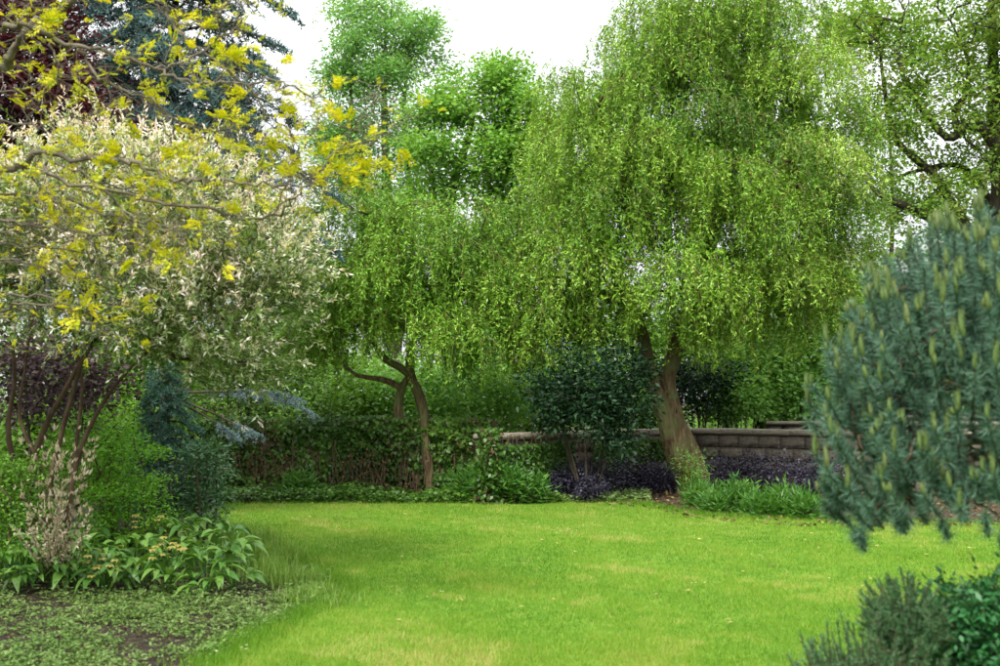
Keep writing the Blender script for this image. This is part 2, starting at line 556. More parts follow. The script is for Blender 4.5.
h = rg.uniform(.02, .052, n) * np.clip(1 + .35 * pf, .5, 1.6)
acc = Acc()
add_needles(acc, Pb, D, h, .0045 * np.maximum(1, Pb[:, 1] / 9), v, rg)
tag(obj('lawn_grass', acc.mesh('lawn_grass', M['grass'])), 'short mown green grass of the lawn with straw coloured patches', 'grass', kind='stuff')

# taller uncut fringe at the back and the left of the lawn
acc = Acc()
edge = _sm[(_sm[:, 1] > 6.5)]
ii = rg.integers(0, len(edge), 26000)
e = edge[ii] + rg.normal(0, .10, (26000, 2))
Pe = np.stack([e[:, 0], e[:, 1], np.zeros(len(e))], 1)
D = rg.normal(0, .45, (len(e), 3)); D[:, 2] = 1
add_needles(acc, Pe, D, rg.uniform(.03, .10, len(e)), .007, np.clip(rg.normal(.2, .12, len(e)), 0, 1), rg)
tag(obj('lawn_edge_grass', acc.mesh('lawn_edge_grass', M['grass'])), 'uncut darker grass fringe along the rim of the lawn', 'grass', kind='stuff')

# fallen petals and leaves on the lawn and the mulch
acc = Acc()
n = 260
q = np.stack([rg.uniform(-3, 6, n), rg.uniform(8, 19, n), np.full(n, .045)], 1)
q = q[inside(q, lawn_poly)]
add_leaves(acc, q, rg.normal(size=(len(q), 3)) * [1, 1, .1], np.array([0, 0, 1.]) + rg.normal(0, .2, (len(q), 3)), .05, .03, rg.uniform(.4, 1, len(q)))
n = 5200
q = np.stack([rg.uniform(.2, 8.5, n), rg.uniform(14.5, 21, n), rg.uniform(.008, .03, n)], 1)
q = q[inside(q, [G(*p)[:2] for p in mulch_px])]
add_leaves(acc, q, rg.normal(size=(len(q), 3)) * [1, 1, .25], np.array([0, 0, 1.]) + rg.normal(0, .5, (len(q), 3)), .07, .045, np.clip(rg.normal(.3, .22, len(q)), 0, 1))
tag(obj('fallen_leaves', acc.mesh('fallen_leaves', M['litter'])), 'dry brown and yellow fallen leaves scattered on lawn and mulch', 'leaves', kind='stuff')

# a few tiny white lawn flowers
acc = Acc()
q = np.array([G(x + rg.normal(0, 6), y + rg.normal(0, 2)) for x, y in [(211, 653), (213, 657), (246, 655), (558, 535), (565, 537), (570, 534), (335, 520), (440, 600), (700, 590), (760, 560)] for _ in range(3)])
q[:, 2] = .055
for p in q:
    an = np.arange(6) * 1.047
    add_leaves(acc, np.repeat(p[None], 6, 0), np.stack([np.cos(an), np.sin(an), 0 * an + .3], 1), np.tile([0, 0, 1.], (6, 1)), .011, .008, .9)
tag(obj('lawn_daisies', acc.mesh('lawn_daisies', M['cream'])), 'tiny white flowers dotted over the mown lawn', 'flowers', kind='stuff')

# ------------------------------------------------------------------ stone walls
def block_mesh(seed, front=.035):
    """unit split-face block, x 0..1, z 0..1, rough face towards -y"""
    rr = np.random.default_rng(seed)
    a = Acc()
    nx, nz = 5, 4
    g = np.zeros((nz, nx, 3))
    for i in range(nz):
        for j in range(nx):
            x, z = j / (nx - 1), i / (nz - 1)
            rim = (i in (0, nz - 1)) or (j in (0, nx - 1))
            g[i, j] = (x, (.05 if rim else rr.uniform(-.10, .03)), z)
            if rim: g[i, j] += (rr.normal(0, .008), 0, rr.normal(0, .012))
    b = g.copy(); b[..., 1] = 1.0
    idx = np.arange(nx * nz).reshape(nz, nx)
    f = np.stack([idx[:-1, :-1], idx[:-1, 1:], idx[1:, 1:], idx[1:, :-1]], -1).reshape(-1, 4)
    k = nx * nz
    ring = list(idx[0]) + list(idx[1:, -1]) + list(idx[-1, -2::-1]) + list(idx[-2:0:-1, 0])
    side = np.array([[ring[(i + 1) % len(ring)], ring[i], ring[i] + k, ring[(i + 1) % len(ring)] + k] for i in range(len(ring))])
    a.add(np.concatenate([g.reshape(-1, 3), b.reshape(-1, 3)]), [f, side])
    return a.mesh('block', M['block'])


def cap_mesh(seed):
    """unit coping slab with eased, chipped edges"""
    rr = np.random.default_rng(seed)
    a = Acc()
    prof = [(0, .12), (.06, 0), (.94, 0), (1, .12), (1, .8), (.93, 1), (.07, 1), (0, .8)]   # (y, z)
    xs = np.linspace(0, 1, 6)
    V = np.array([[x, y + rr.normal(0, .012), z + rr.normal(0, .02)] for x in xs for (y, z) in prof])
    p = len(prof)
    f = [[i * p + j, i * p + (j + 1) % p, (i + 1) * p + (j + 1) % p, (i + 1) * p + j] for i in range(5) for j in range(p)]
    a.add(V, [np.array(f)[:, ::-1], np.array([list(range(p))]), np.array([[5 * p + j for j in range(p - 1, -1, -1)]])])
    return a.mesh('capstone', M['capstone'])


BLK = [block_mesh(s) for s in range(7)]
CAP = [cap_mesh(s) for s in range(4)]
rw = np.random.default_rng(11)


def box_acc(a, lo, hi, v=.5):
    lo, hi = np.array(lo, float), np.array(hi, float)
    V = np.array([[(lo, hi)[i & 1][0], (lo, hi)[i >> 1 & 1][1], (lo, hi)[i >> 2 & 1][2]] for i in range(8)])
    a.add(V, np.array([[0, 2, 3, 1], [4, 5, 7, 6], [0, 1, 5, 4], [2, 6, 7, 3], [0, 4, 6, 2], [1, 3, 7, 5]]), v)


def stone_wall(label, p0, p1, H, name='stone_garden_wall', course=.25, bl=.46, depth=.3, cap=.11, capdepth=.42, z0=0.0, caplen=.62):
    p0, p1 = np.array(p0, float), np.array(p1, float)
    d = p1 - p0
    Lw = float(np.linalg.norm(d)); ang = math.atan2(d[1], d[0])
    root = thing(name, label, 'wall', (p0[0], p0[1], z0))
    root.rotation_euler = (0, 0, ang)
    a = Acc(); box_acc(a, (.01, .045, 0), (Lw - .01, depth, H - cap - .004))
    obj('wall_core', a.mesh('wall_core', M['core']), root)
    nc = max(1, round((H - cap) / course)); ch = (H - cap) / nc
    for c in range(nc):
        x = -bl * rw.uniform(.1, .9)
        while x < Lw:
            wv = bl * rw.uniform(.82, 1.2)
            a0, a1 = max(x, 0), min(x + wv, Lw)
            if a1 - a0 > .08:
                o = obj('block', BLK[rw.integers(len(BLK))], root, (a0 + .006, rw.uniform(-.008, .008), c * ch + .004))
                o.scale = (a1 - a0 - .012, depth * .9, ch - .010)
            x += wv
    x = 0
    while x < Lw - .05:
        wv = min(caplen * rw.uniform(.8, 1.25), Lw - x)
        if Lw - x - wv < .25: wv = Lw - x
        o = obj('capstone', CAP[rw.integers(len(CAP))], root, (x + .004, -.06 + rw.uniform(-.01, .01), H - cap + rw.uniform(-.004, .006)))
        o.scale = (wv - .008, capdepth, cap)
        x += wv
    return root


WH = 1.10
CORNER = W(690, 430, 22.0)[:2]
stone_wall('low stone block wall behind the dark laurel, left of the big willow trunk', W(488, 437, 18.0)[:2], CORNER, WH)
stone_wall('low stone block wall rising behind the black purple shrubs right of the big willow', CORNER, W(1010, 440, 18.6)[:2], WH)
# raised platform with wide coping farther back
pA = W(766, 424, 22.3)[:2]
stone_wall('raised stone terrace with broad grey coping behind the low wall', pA, pA + np.array([5.0, -1.5]), 1.22, 'stone_terrace', capdepth=1.3, cap=.075, depth=1.2, caplen=1.5)
stone_wall('upper stone ledge with grey coping on top of the terrace', pA + np.array([1.2, 1.2]), pA + np.array([5.6, -.1]), 1.33, 'stone_ledge', capdepth=.6, cap=.075, depth=.5, caplen=1.5)

# ivy-covered old wall on the left
x0, x1 = W(60, 450, 19.4)[0], W(492, 450, 19.4)[0]
iw = thing('old_garden_wall', 'old brown garden wall almost hidden under ivy', 'wall', (x0, 19.4, 0))
a = Acc()
nx, nz = 60, 14
gx, gz = np.meshgrid(np.linspace(0, x1 - x0, nx), np.linspace(0, 1.22, nz))
gy = rw.normal(0, .012, gx.shape)
V = np.stack([gx, gy, gz], -1).reshape(-1, 3)
idx = np.arange(nx * nz).reshape(nz, nx)
Vb = V.copy(); Vb[:, 1] = .3
k = nx * nz
f = np.stack([idx[:-1, :-1], idx[:-1, 1:], idx[1:, 1:], idx[1:, :-1]], -1).reshape(-1, 4)
ring = list(idx[0]) + list(idx[1:, -1]) + list(idx[-1, -2::-1]) + list(idx[-2:0:-1, 0])
side = np.array([[ring[(i + 1) % len(ring)], ring[i], ring[i] + k, ring[(i + 1) % len(ring)] + k] for i in range(len(ring))])
a.add(np.concatenate([V, Vb]), [f, side, f[:, ::-1] + k])
obj('wall_body', a.mesh('wall_body', M['oldwall']), iw)

ri = np.random.default_rng(31)
ivy = thing('ivy', 'dense dark ivy with dry brown stems covering the old wall', 'ivy', (x0, 19.3, 0))
a = Acc()
n = 34000
X = ri.uniform(x0, x1 + .15, n); Z = ri.uniform(0, 1, n) ** .9 * 1.36
th = .10 + .14 * np.clip(patch(X * 2.2, Z * 2.6, 1.6) + .4, 0, 1.5) + .16 * np.clip(Z - 1.0, 0, 1)
dens = patch(X * 1.6 + 5, Z * 2.2, 1.4)
kp = ri.random(n) < np.clip(.58 + .6 * dens, .12, 1) + (Z > 1.1) * .5
X, Z, th = X[kp], Z[kp], th[kp]
n = len(X)
Y = 19.4 - th * ri.uniform(.2, 1.2, n) + np.where(Z > 1.2, ri.uniform(0, .4, n), 0)
Z = Z + (patch(X * 2.5, X * 0, 1.5) * .03) * (Z > 1)
D = ri.normal(0, .6, (n, 3)) + [0, -.2, -.7]
N = ri.normal(0, .45, (n, 3)) + [0, -.8, .5]
vv = np.clip(.45 + .3 * patch(X * 1.3 + 2, Z * 2, 1.2) + ri.normal(0, .2, n), 0, 1)
add_leaves(a, np.stack([X, Y, Z], 1), D, N, ri.uniform(.05, .11, n), ri.uniform(.045, .085, n), vv, .1, .4)
part('foliage', a, M['ivy'], ivy, kind='stuff')
a = Acc()
n = 5200
X = ri.uniform(x0, x1 + .1, n); Z = ri.uniform(.1, 1.35, n)
kp = patch(X * 1.4 + 1, Z * 1.8 + 4, 1.5) + ri.normal(0, .35, n) > .12
X, Z = X[kp], Z[kp]; n = len(X)
add_leaves(a, np.stack([X, 19.4 - ri.uniform(.05, .3, n), Z], 1), ri.normal(0, .5, (n, 3)) + [0, -.1, -.9], ri.normal(0, .5, (n, 3)) + [0, -1, .2], ri.uniform(.05, .09, n), .04, ri.random(n))
part('dry_leaves', a, M['dryivy'], ivy, kind='stuff')
a = Acc()
for s in range(260):
    xx = ri.uniform(x0, x1 + .1); top = ri.uniform(.5, 1.35); t = np.linspace(0, 1, 9)
    C = np.stack([xx + np.cumsum(ri.normal(0, .035, 9)), 19.4 - .07 - ri.uniform(0, .14) - .03 * np.sin(t * 5), t * top], 1)
    add_tube(a, C, np.linspace(ri.uniform(.006, .016), .003, 9), 4)
part('stems', a, M['deadtwig'], ivy, kind='stuff')

# ivy post at the wall's end, and ivy hanging on the stone wall
pe = W(489, 470, 17.85); pe[2] = 0
ie = thing('ivy_clump', 'brown and green ivy column at the end of the old wall', 'ivy', pe)
a, b, c = Acc(), Acc(), Acc()
n = 1500
Z = ri.uniform(0, 1.2, n)
P = np.stack([pe[0] + ri.normal(0, .10, n), pe[1] - .05 + ri.normal(0, .10, n), Z], 1)
add_leaves(a, P[:1150], ri.normal(0, .6, (1150, 3)) + [0, -.2, -.6], ri.normal(0, .5, (1150, 3)) + [0, -.8, .5], .08, .055, ri.random(1150) * .7)
add_leaves(b, P[1150:], ri.normal(0, .5, (350, 3)) + [0, -.1, -.9], ri.normal(0, .5, (350, 3)) + [0, -1, .2], .09, .045, ri.random(350) * .6)
for s in range(24):
    t = np.linspace(0, 1, 7)
    add_tube(c, np.stack([pe[0] + ri.normal(0, .07) + np.cumsum(ri.normal(0, .02, 7)), pe[1] + ri.normal(0, .06) + 0 * t, t * ri.uniform(.7, 1.2)], 1), .008, 4)
part('foliage', a, M['ivy'], ie, kind='stuff'); part('dry_leaves', b, M['dryivy'], ie, kind='stuff'); part('stems', c, M['deadtwig'], ie, kind='stuff')

hv = W(540, 470, 18.6); hv[2] = 0
ih = thing('hanging_ivy', 'ivy trailing over the stone wall beside a bare brown patch', 'ivy', hv)
a, c = Acc(), Acc()
d1 = CORNER - W(488, 437, 18.0)[:2]
for (t0, t1, m, zlo) in ((.02, .20, 1500, .15), (.20, .36, 1900, .05), (.45, .62, 1300, .3), (.62, .85, 900, .5)):
    t = ri.uniform(t0, t1, m); Z = ri.uniform(zlo, .93, m)
    q = W(488, 437, 18.0)[:2] + t[:, None] * d1
    P = np.stack([q[:, 0] + .06, q[:, 1] - .10 - ri.uniform(0, .12, m), Z], 1)
    add_leaves(a, P, ri.normal(0, .6, (m, 3)) + [0, -.2, -.8], ri.normal(0, .45, (m, 3)) + [0, -.8, .4], ri.uniform(.05, .09, m), ri.uniform(.04, .07, m), np.clip(ri.normal(.35, .2, m), 0, 1))
for s in range(40):
    t = ri.uniform(.02, .8); q = W(488, 437, 18.0)[:2] + t * d1; u = np.linspace(0, 1, 7)
    add_tube(c, np.stack([q[0] + .05 + np.cumsum(ri.normal(0, .03, 7)), q[1] - .09 + 0 * u, 1.08 - u * ri.uniform(.4, .95)], 1), .006, 4)
part('foliage', a, M['ivy'], ih, kind='stuff'); part('stems', c, M['deadtwig'], ih, kind='stuff')


# ------------------------------------------------------------------ weeping corkscrew willows
def willow(root, trunks, lobes, floor_px, Y, mat, nseed, nstrand, leaf_per_m, seed, barkmat=None, lmin=.5, lmax=1.7, front=.45, tip=.008, lim=1.0):
    r_ = np.random.default_rng(seed)
    per = 26
    Qc, Qo = lobes_points(lobes, nseed // per * 7, r_, (.5, .86), -.6, front)   # heads of the hanging bunches, spread evenly
    sel = [0]; dm = np.full(len(Qc), 1e9)
    for _ in range(nseed // per - 1):
        dm = np.minimum(dm, np.linalg.norm((Qc - Qc[sel[-1]]) * [1, .75, 1], axis=1))
        sel.append(int(np.argmax(dm * r_.uniform(.75, 1, len(dm)))))
    Mc, Mo = Qc[sel], Qo[sel]
    d = rdir(len(Mc) * per, r_); d[:, 2] = np.abs(d[:, 2]) * 1.15 - .15; d = nrm(d)
    hs_ = np.repeat(r_.uniform(.65, 1.2, (len(Mc), 1)), per, 0) * r_.uniform(.8, 1.03, (len(Mc) * per, 1))
    O = nrm(d + np.repeat(Mo, per, 0) * .35)
    S = np.repeat(Mc, per, 0) + d * hs_ * np.array([.66, .66, .50])
    sk = Skeleton(trunks, np.concatenate([Mc, S[::4]]), .35, .3, .05, tip, .5, .12, r_, .12)
    a = Acc(); sk.mesh(a, 6, 40, .5, .02, .14, r_, .055)
    b0 = np.array(root.location); r0 = trunks[0][1][0]
    for q in range(6):                                  # root flare
        an = q * 1.05 + r_.uniform(-.3, .3); dv = np.array([math.cos(an), math.sin(an), 0])
        add_tube(a, b0 + np.array([dv * r0 * .55 + [0, 0, r0 * 1.0], dv * r0 * 1.05 + [0, 0, r0 * .30], dv * r0 * 1.7 + [0, 0, .0], dv * r0 * 2.3 + [0, 0, -.08]]), np.array([.30, .28, .2, .1]) * r0, 8, .5, .08, r_)
    part('trunk', a, M['bark'] if barkmat is None else barkmat, root, True)
    n = len(S) * nstrand
    st = np.repeat(S, nstrand, 0) + r_.normal(0, .09, (n, 3)) * [1, 1, .6]
    hd = np.repeat(O, nstrand, 0) * [1, 1, 0] * 1.2 + r_.normal(0, .55, (n, 3)) * [1, 1, 0]
    reach = np.linalg.norm(hd, axis=1, keepdims=True).clip(.1, 1.6) * r_.uniform(.12, .32, (n, 1))
    hd = nrm(hd)
    fx = np.array([[W(p, q, Y)[0], W(p, q, Y)[2]] for p, q in floor_px])
    fl = np.interp(st[:, 0], fx[:, 0], fx[:, 1]) + r_.normal(0, .22, n)
    Ls = np.minimum(np.repeat(r_.uniform(.75, 1.2, len(S)), nstrand) * r_.uniform(lmin, lmax, n), np.maximum(st[:, 2] - fl, .25))
    K = 16
    u = np.linspace(0, 1, K)[None, :, None]
    rise = r_.uniform(.02, .22, (n, 1, 1))
    C = st[:, None] + hd[:, None] * reach[:, None] * (1 - np.exp(-3.0 * u)) + np.array([0, 0, 1.]) * (rise * np.sin(np.minimum(u * 4, 1) * math.pi) - Ls[:, None, None] * u ** 1.35)
    ph, fq = r_.uniform(0, 6.28, (n, 1, 1)), r_.uniform(1.5, 4.5, (n, 1, 1))
    am = r_.uniform(.015, .06, (n, 1, 1)) * np.minimum(u * 3, 1)
    C = C + np.concatenate([np.sin(fq * 6.28 * u + ph), np.cos(fq * 6.28 * u + ph * 1.3), 0 * u * ph], 2) * am
    a = Acc()
    add_threads(a, C[:, ::5], np.linspace(.0045, .0015, len(range(0, K, 5)))[None], .5)
    part('twigs', a, M['twig'], root, kind='stuff')
    m = np.maximum((Ls * leaf_per_m + 8), 5).astype(int)
    sid = np.repeat(np.arange(n), m)
    t = r_.random(len(sid)) ** .85 * (K - 1.001)
    i = t.astype(int); fr = (t - i)[:, None]
    P = C[sid, i] * (1 - fr) + C[sid, i + 1] * fr
    T = nrm(C[sid, i + 1] - C[sid, i])
    k = len(P)
    D = T * .55 + r_.normal(0, .7, (k, 3)) + hd[sid] * .25
    N = r_.normal(0, .6, (k, 3)) + [0, -.2, .75]
    vb = np.repeat(np.repeat(r_.normal(0, .13, len(Mc)), per) + r_.normal(0, .05, len(S)), nstrand) + r_.normal(0, .08, n)
    v = np.clip(.42 + vb[sid] + r_.normal(0, .16, k) + .12 * (t / K - .5), 0, 1)
    a = Acc()
    add_leaves(a, P, D, N, r_.uniform(.05, .10, k) * lim, r_.uniform(.017, .028, k) * lim, v, .4)
    Pi, Oi = lobes_points(lobes, nseed * 15, r_, (.1, .74), -1, 0)
    zf = np.interp(Pi[:, 0], fx[:, 0], fx[:, 1]) + .25
    Pi = Pi[Pi[:, 2] > zf]; ki = len(Pi)
    add_leaves(a, Pi, r_.normal(0, .6, (ki, 3)) + [0, 0, -.6], r_.normal(0, .7, (ki, 3)) + [0, -.4, .5], r_.uniform(.10, .16, ki), r_.uniform(.035, .055, ki), np.clip(r_.normal(.38, .15, ki), 0, 1), .3)
    part('crown', a, mat, root, kind='stuff')
    return k


YB = 19.8
base = G(690, 492); YB = float(base[1])
big = thing('weeping_willow', 'large weeping corkscrew willow with thick twin trunk before the stone wall', 'tree', base)
tr = [
    (WP([(690, 497), (686, 478), (681, 455), (678, 430), (672, 405), (667, 380), (676, 345), (695, 290), (715, 225), (728, 160), (722, 90), (715, 30)], YB), [.29, .21, .185, .17, .145, .14, .14, .13, .12, .10, .07, .03]),
    (WP([(680, 492), (676, 462), (668, 432), (660, 402), (650, 378), (643, 340), (630, 305), (612, 262), (600, 215), (596, 160), (600, 110)], YB - .12), [.18, .15, .14, .14, .13, .12, .11, .10, .08, .05, .03]),
    (WP([(703, 497), (698, 470), (690, 445), (681, 425)], YB + .12), [.22, .17, .13, .1]),
    (WP([(715, 225), (745, 190), (785, 160), (815, 150)], YB - .2), [.10, .09, .06, .03]),
    (WP([(630, 305), (590, 290), (555, 275), (525, 255)], YB - .3), [.10, .08, .05, .03]),
]
lb = [PL(715, 25, YB, 88, 60, 1.5), PL(660, 70, YB - .2, 75, 60, 1.6), PL(775, 75, YB, 62, 70, 1.5), PL(600, 120, YB, 48, 62, 1.4),
      PL(680, 150, YB - .9, 95, 85, 1.5), PL(800, 160, YB - .1, 58, 90, 1.8), PL(820, 235, YB, 46, 78, 1.3), PL(800, 110, YB, 45, 70, 1.0), PL(750, 190, YB - 1.2, 60, 90, 1.3),
      PL(575, 200, YB - .2, 55, 70, 1.5), PL(530, 255, YB - .1, 52, 70, 1.3), PL(610, 250, YB - 1.2, 70, 80, 1.2), PL(695, 262, YB - 1.6, 55, 65, 1.0),
      PL(770, 285, YB - .8, 75, 55, 1.4), PL(705, 318, YB - 1.2, 50, 38, .5), PL(585, 315, YB - .9, 40, 40, .7), PL(525, 330, YB - .2, 42, 42, .8), PL(850, 290, YB - .3, 30, 45, 1.2), PL(640, 200, YB - .5, 90, 90, 1.2), PL(730, 130, YB + .2, 90, 90, 1.2), PL(560, 310, YB - .6, 50, 45, 1.2), PL(490, 265, YB + .2, 40, 55, 1.0)]
fl = [(440, 385), (500, 395), (530, 388), (560, 395), (590, 378), (615, 350), (645, 312), (662, 345), (690, 385), (710, 372), (760, 375), (800, 370), (840, 352), (870, 330), (900, 300)]
nbig = willow(big, tr, lb, fl, YB, M['willow'], 1768, 4, 50, 5, lmin=.3, lmax=1.15, front=.72)

bs = G(424, 496)
YS = float(bs[1])
small = thing('small_weeping_willow', 'smaller weeping corkscrew willow with two thin bent trunks before the ivy wall', 'tree', bs)
tr = [
    (WP([(432, 497), (429, 470), (426, 440), (424, 415), (418, 392), (410, 374), (412, 345), (425, 310), (445, 270)], YS), [.11, .095, .09, .09, .085, .08, .07, .05, .03]),
    (WP([(418, 497), (416, 470), (409, 450), (401, 428), (398, 408), (401, 390), (409, 376)], YS + .1), [.10, .09, .085, .08, .08, .07, .05]),
    (WP([(412, 376), (398, 366), (384, 358), (372, 335), (368, 300), (376, 260), (380, 225)], YS - .05), [.07, .06, .055, .05, .05, .035, .02]),
    (WP([(401, 388), (385, 380), (370, 378), (350, 372), (335, 350)], YS + .05), [.06, .05, .04, .03, .02]),
]
lb = [PL(380, 235, YS, 46, 46, 1.0), PL(365, 285, YS - .2, 42, 55, 1.0), PL(345, 305, YS + .2, 32, 50, .9), PL(465, 262, YS, 42, 48, 1.0), PL(440, 315, YS - .4, 40, 45, .9),
      PL(495, 300, YS - .2, 42, 52, .9), PL(405, 285, YS - .1, 35, 50, .9), PL(315, 335, YS + .4, 25, 40, .7), PL(470, 345, YS - .5, 40, 35, .7)]
fl = [(280, 420), (310, 418), (345, 408), (365, 372), (385, 352), (410, 350), (430, 375), (455, 398), (500, 400), (540, 392)]
nsm = willow(small, tr, lb, fl, YS, M['willow2'], 672, 4, 48, 9, lmin=.25, lmax=.95)


# ------------------------------------------------------------------ broadleaf trees and shrubs
def tree(root, trunks, lobes, ntip, n_per, rad, L, Wd, mat, bark, seed, shell=(.35, 1.0), zlow=-.7, front=.3, up=.8, droop=.2, tip=.006, flat=.6, rmax=.16, alpha=.4, seg=.4, jit=.05, power=.5, tname='trunk', cname='crown', vfun=None):
    r_ = np.random.default_rng(seed)
    S, O = lobes_points(lobes, ntip, r_, shell, zlow, front)
    sk = Skeleton(trunks, S, alpha, seg, jit, tip, power, .12, r_, .05)
    a = Acc(); sk.mesh(a, 6, 12, .5, .04, rmax, r_)
    part(tname, a, bark, root, True)
    a = Acc(); clumps(a, S, O, n_per, rad, L, Wd, r_, up, droop, vfun, flat)
    return part(cname, a, mat, root, kind='stuff')


def base_at(px, Y):
    p = W(px, 450, Y); p[2] = 0
    return p


def fringe(lobes, n, seed, f=.38):
    rr = np.random.default_rng(seed)
    out = list(lobes)
    for q in range(n):
        l = lobes[rr.integers(len(lobes))]; d = rdir(1, rr)[0]; d[2] = abs(d[2]) * .9 + .05
        s = f * rr.uniform(.6, 1.2)
        out.append((l[0] + d[0] * l[3], l[1] + d[1] * l[4], l[2] + d[2] * l[5], l[3] * s, l[4] * s, l[5] * s * .8))
    return out


# tall trees beyond the wall, against the sky
Y = 31.0
t = thing('ash_tree', 'tall slender blue green tree with bare upright stems against the white sky', 'tree', base_at(395, Y))
tr = [(WP([(395, 455), (394, 350), (388, 240), (386, 160), (384, 90), (386, 20)], Y), [.26, .22, .17, .12, .08, .03]),
      (WP([(394, 330), (412, 250), (408, 170), (404, 110), (410, 50)], Y), [.12, .10, .08, .06, .03]),
      (WP([(392, 300), (370, 230), (362, 170), (352, 110), (350, 60)], Y), [.12, .10, .07, .05, .03])]
lb = [PL(385, 30, Y, 55, 42, 1.6), PL(350, 75, Y, 34, 40, 1.2), PL(412, 60, Y, 36, 45, 1.3), PL(372, 120, Y, 52, 60, 1.5), PL(410, 190, Y, 40, 50, 1.4), PL(350, 170, Y, 40, 55, 1.4)]
tree(t, tr, fringe(lb, 16, 1), 500, 60, .38, .14, .06, M['ash'], M['barkgrey'], 41, rmax=.1, tip=.009)
Y = 28.5
t = thing('maple_tree', 'bright green rounded tree between the two willows against the sky', 'tree', base_at(455, Y))
tr = [(WP([(455, 460), (452, 350), (448, 250), (452, 190), (468, 140), (475, 95)], Y), [.22, .19, .15, .12, .08, .03]),
      (WP([(450, 270), (440, 215), (432, 180), (428, 140)], Y), [.09, .07, .05, .03]),
      (WP([(450, 290), (485, 225), (505, 180), (520, 140)], Y), [.10, .08, .06, .03])]
lb = [PL(470, 105, Y, 42, 40, 1.3), PL(500, 90, Y, 26, 34, 1.0), PL(440, 120, Y, 34, 40, 1.2), PL(520, 135, Y, 34, 45, 1.3), PL(470, 175, Y, 60, 50, 1.5), PL(545, 150, Y, 28, 38, 1.2), PL(530, 200, Y, 50, 50, 1.3), PL(425, 215, Y, 30, 40, 1.0)]
tree(t, tr, fringe(lb, 18, 2), 480, 56, .38, .14, .085, M['maple'], M['barkgrey'], 42, rmax=.1, tip=.008)

# tree at the right with dark limbs
Y = 26.0
t = thing('dark_limbed_tree', 'wide spring tree with dark crooked limbs right of the big willow', 'tree', base_at(1012, Y))
tr = [(WP([(1012, 470), (1010, 380), (1004, 300), (1000, 220), (996, 130), (993, 50), (990, -30)], Y), [.34, .27, .23, .20, .15, .11, .07]),
      (WP([(1004, 290), (965, 238), (940, 222), (905, 206), (878, 193), (860, 170)], Y - .6), [.20, .16, .13, .10, .06, .03]),
      (WP([(985, 255), (958, 214), (938, 180), (915, 158), (897, 140), (886, 100), (880, 50)], Y - .3), [.15, .12, .10, .09, .07, .05, .03]),
      (WP([(997, 150), (984, 130), (965, 128), (948, 138), (925, 112), (908, 90), (898, 50), (905, 10)], Y - .5), [.14, .13, .11, .09, .08, .06, .04, .02]),
      (WP([(958, 135), (955, 110), (965, 95), (968, 60), (950, 20)], Y - .5), [.08, .07, .06, .04, .02]),
      (WP([(1000, 220), (975, 180), (955, 165), (920, 170), (895, 178)], Y + .6), [.12, .10, .07, .05, .02])]
lb = [PL(950, 20, Y, 80, 55, 2.6), PL(880, 50, Y, 50, 60, 2.0), PL(1010, 70, Y, 70, 70, 2.5), PL(930, 110, Y, 75, 60, 2.6), PL(880, 140, Y, 40, 60, 1.8), PL(990, 170, Y, 60, 50, 2.2), PL(920, 215, Y, 55, 35, 2.0), PL(850, 30, Y + 1, 40, 50, 1.5), PL(1070, 60, Y, 80, 90, 3)]
tree(t, tr, fringe(lb, 20, 3), 800, 46, .34, .12, .07, M['oak'], M['barkdark'], 43, rmax=.09, tip=.007, jit=.09, power=.48)

# thicket behind the wall: young trees with thin stems, then shrubs
def young_tree(px, Y, top, wpx, seed, label, n=60, group='young trees behind the wall', mat='thicket'):
    t = thing('young_tree', label, 'tree', base_at(px, Y), group)
    rr = np.random.default_rng(seed)
    j = lambda s=6: rr.uniform(-s, s)
    tr = [(WP([(px, 400 + 1111 * 1.65 / Y), (px + j(), 400), (px + j(), 360), (px + j(10), (360 + top) / 2), (px + j(12), top + 10)], Y), [.10, .085, .075, .06, .02]),
          (WP([(px, 405), (px + 22 + j(), 372), (px + 42 + j(), 352)], Y - .2), [.05, .035, .02])]
    mid = (top + 425) / 2
    lb = [PL(px, mid, Y, wpx, (425 - top) / 2, 1.2), PL(px - wpx * .5, mid + 10, Y, wpx * .7, (425 - top) / 2.4, 1.1), PL(px + wpx * .5, mid + 6, Y, wpx * .7, (425 - top) / 2.4, 1.1)]
    tree(t, tr, lb, n, 66, .42, .135, .08, M[mat], M['barkdark'], seed, rmax=.03, tip=.006)


for i, (px, Y, top, wp) in enumerate([(270, 33.0, 150, 60), (180, 34.0, 120, 70), (60, 33.0, 150, 80), (330, 30.0, 210, 45), (-30, 32, 160, 70)]):
    young_tree(px, Y, top, wp, 90 + i, 'leafy green tree filling the wood far behind the blue cedar', 70, 'trees far behind the blue cedar')
yl = 'young thin-stemmed green tree in the thicket behind the stone wall'
for i, (px, Y, top, wp, mt) in enumerate([(728, 25.5, 300, 40, 'thicket'), (760, 24.0, 300, 42, 'wood'), (804, 24.6, 290, 45, 'thicket'), (850, 25.0, 250, 45, 'wood'), (905, 24.0, 270, 50, 'thicket'), (965, 23.0, 300, 50, 'thicket')]):
    young_tree(px, Y, top, wp, 60 + i, yl, 64, mat=mt)
for i, (px, Y, top, wp) in enumerate([(640, 26.0, 270, 60), (730, 29.0, 150, 65), (820, 31.0, 170, 65), (890, 34.0, 70, 60), (980, 34, 60, 70)]):
    young_tree(px, Y, top, wp, 80 + i, 'leafy green tree filling the wood far behind the big willow', 85, 'trees far behind the big willow')


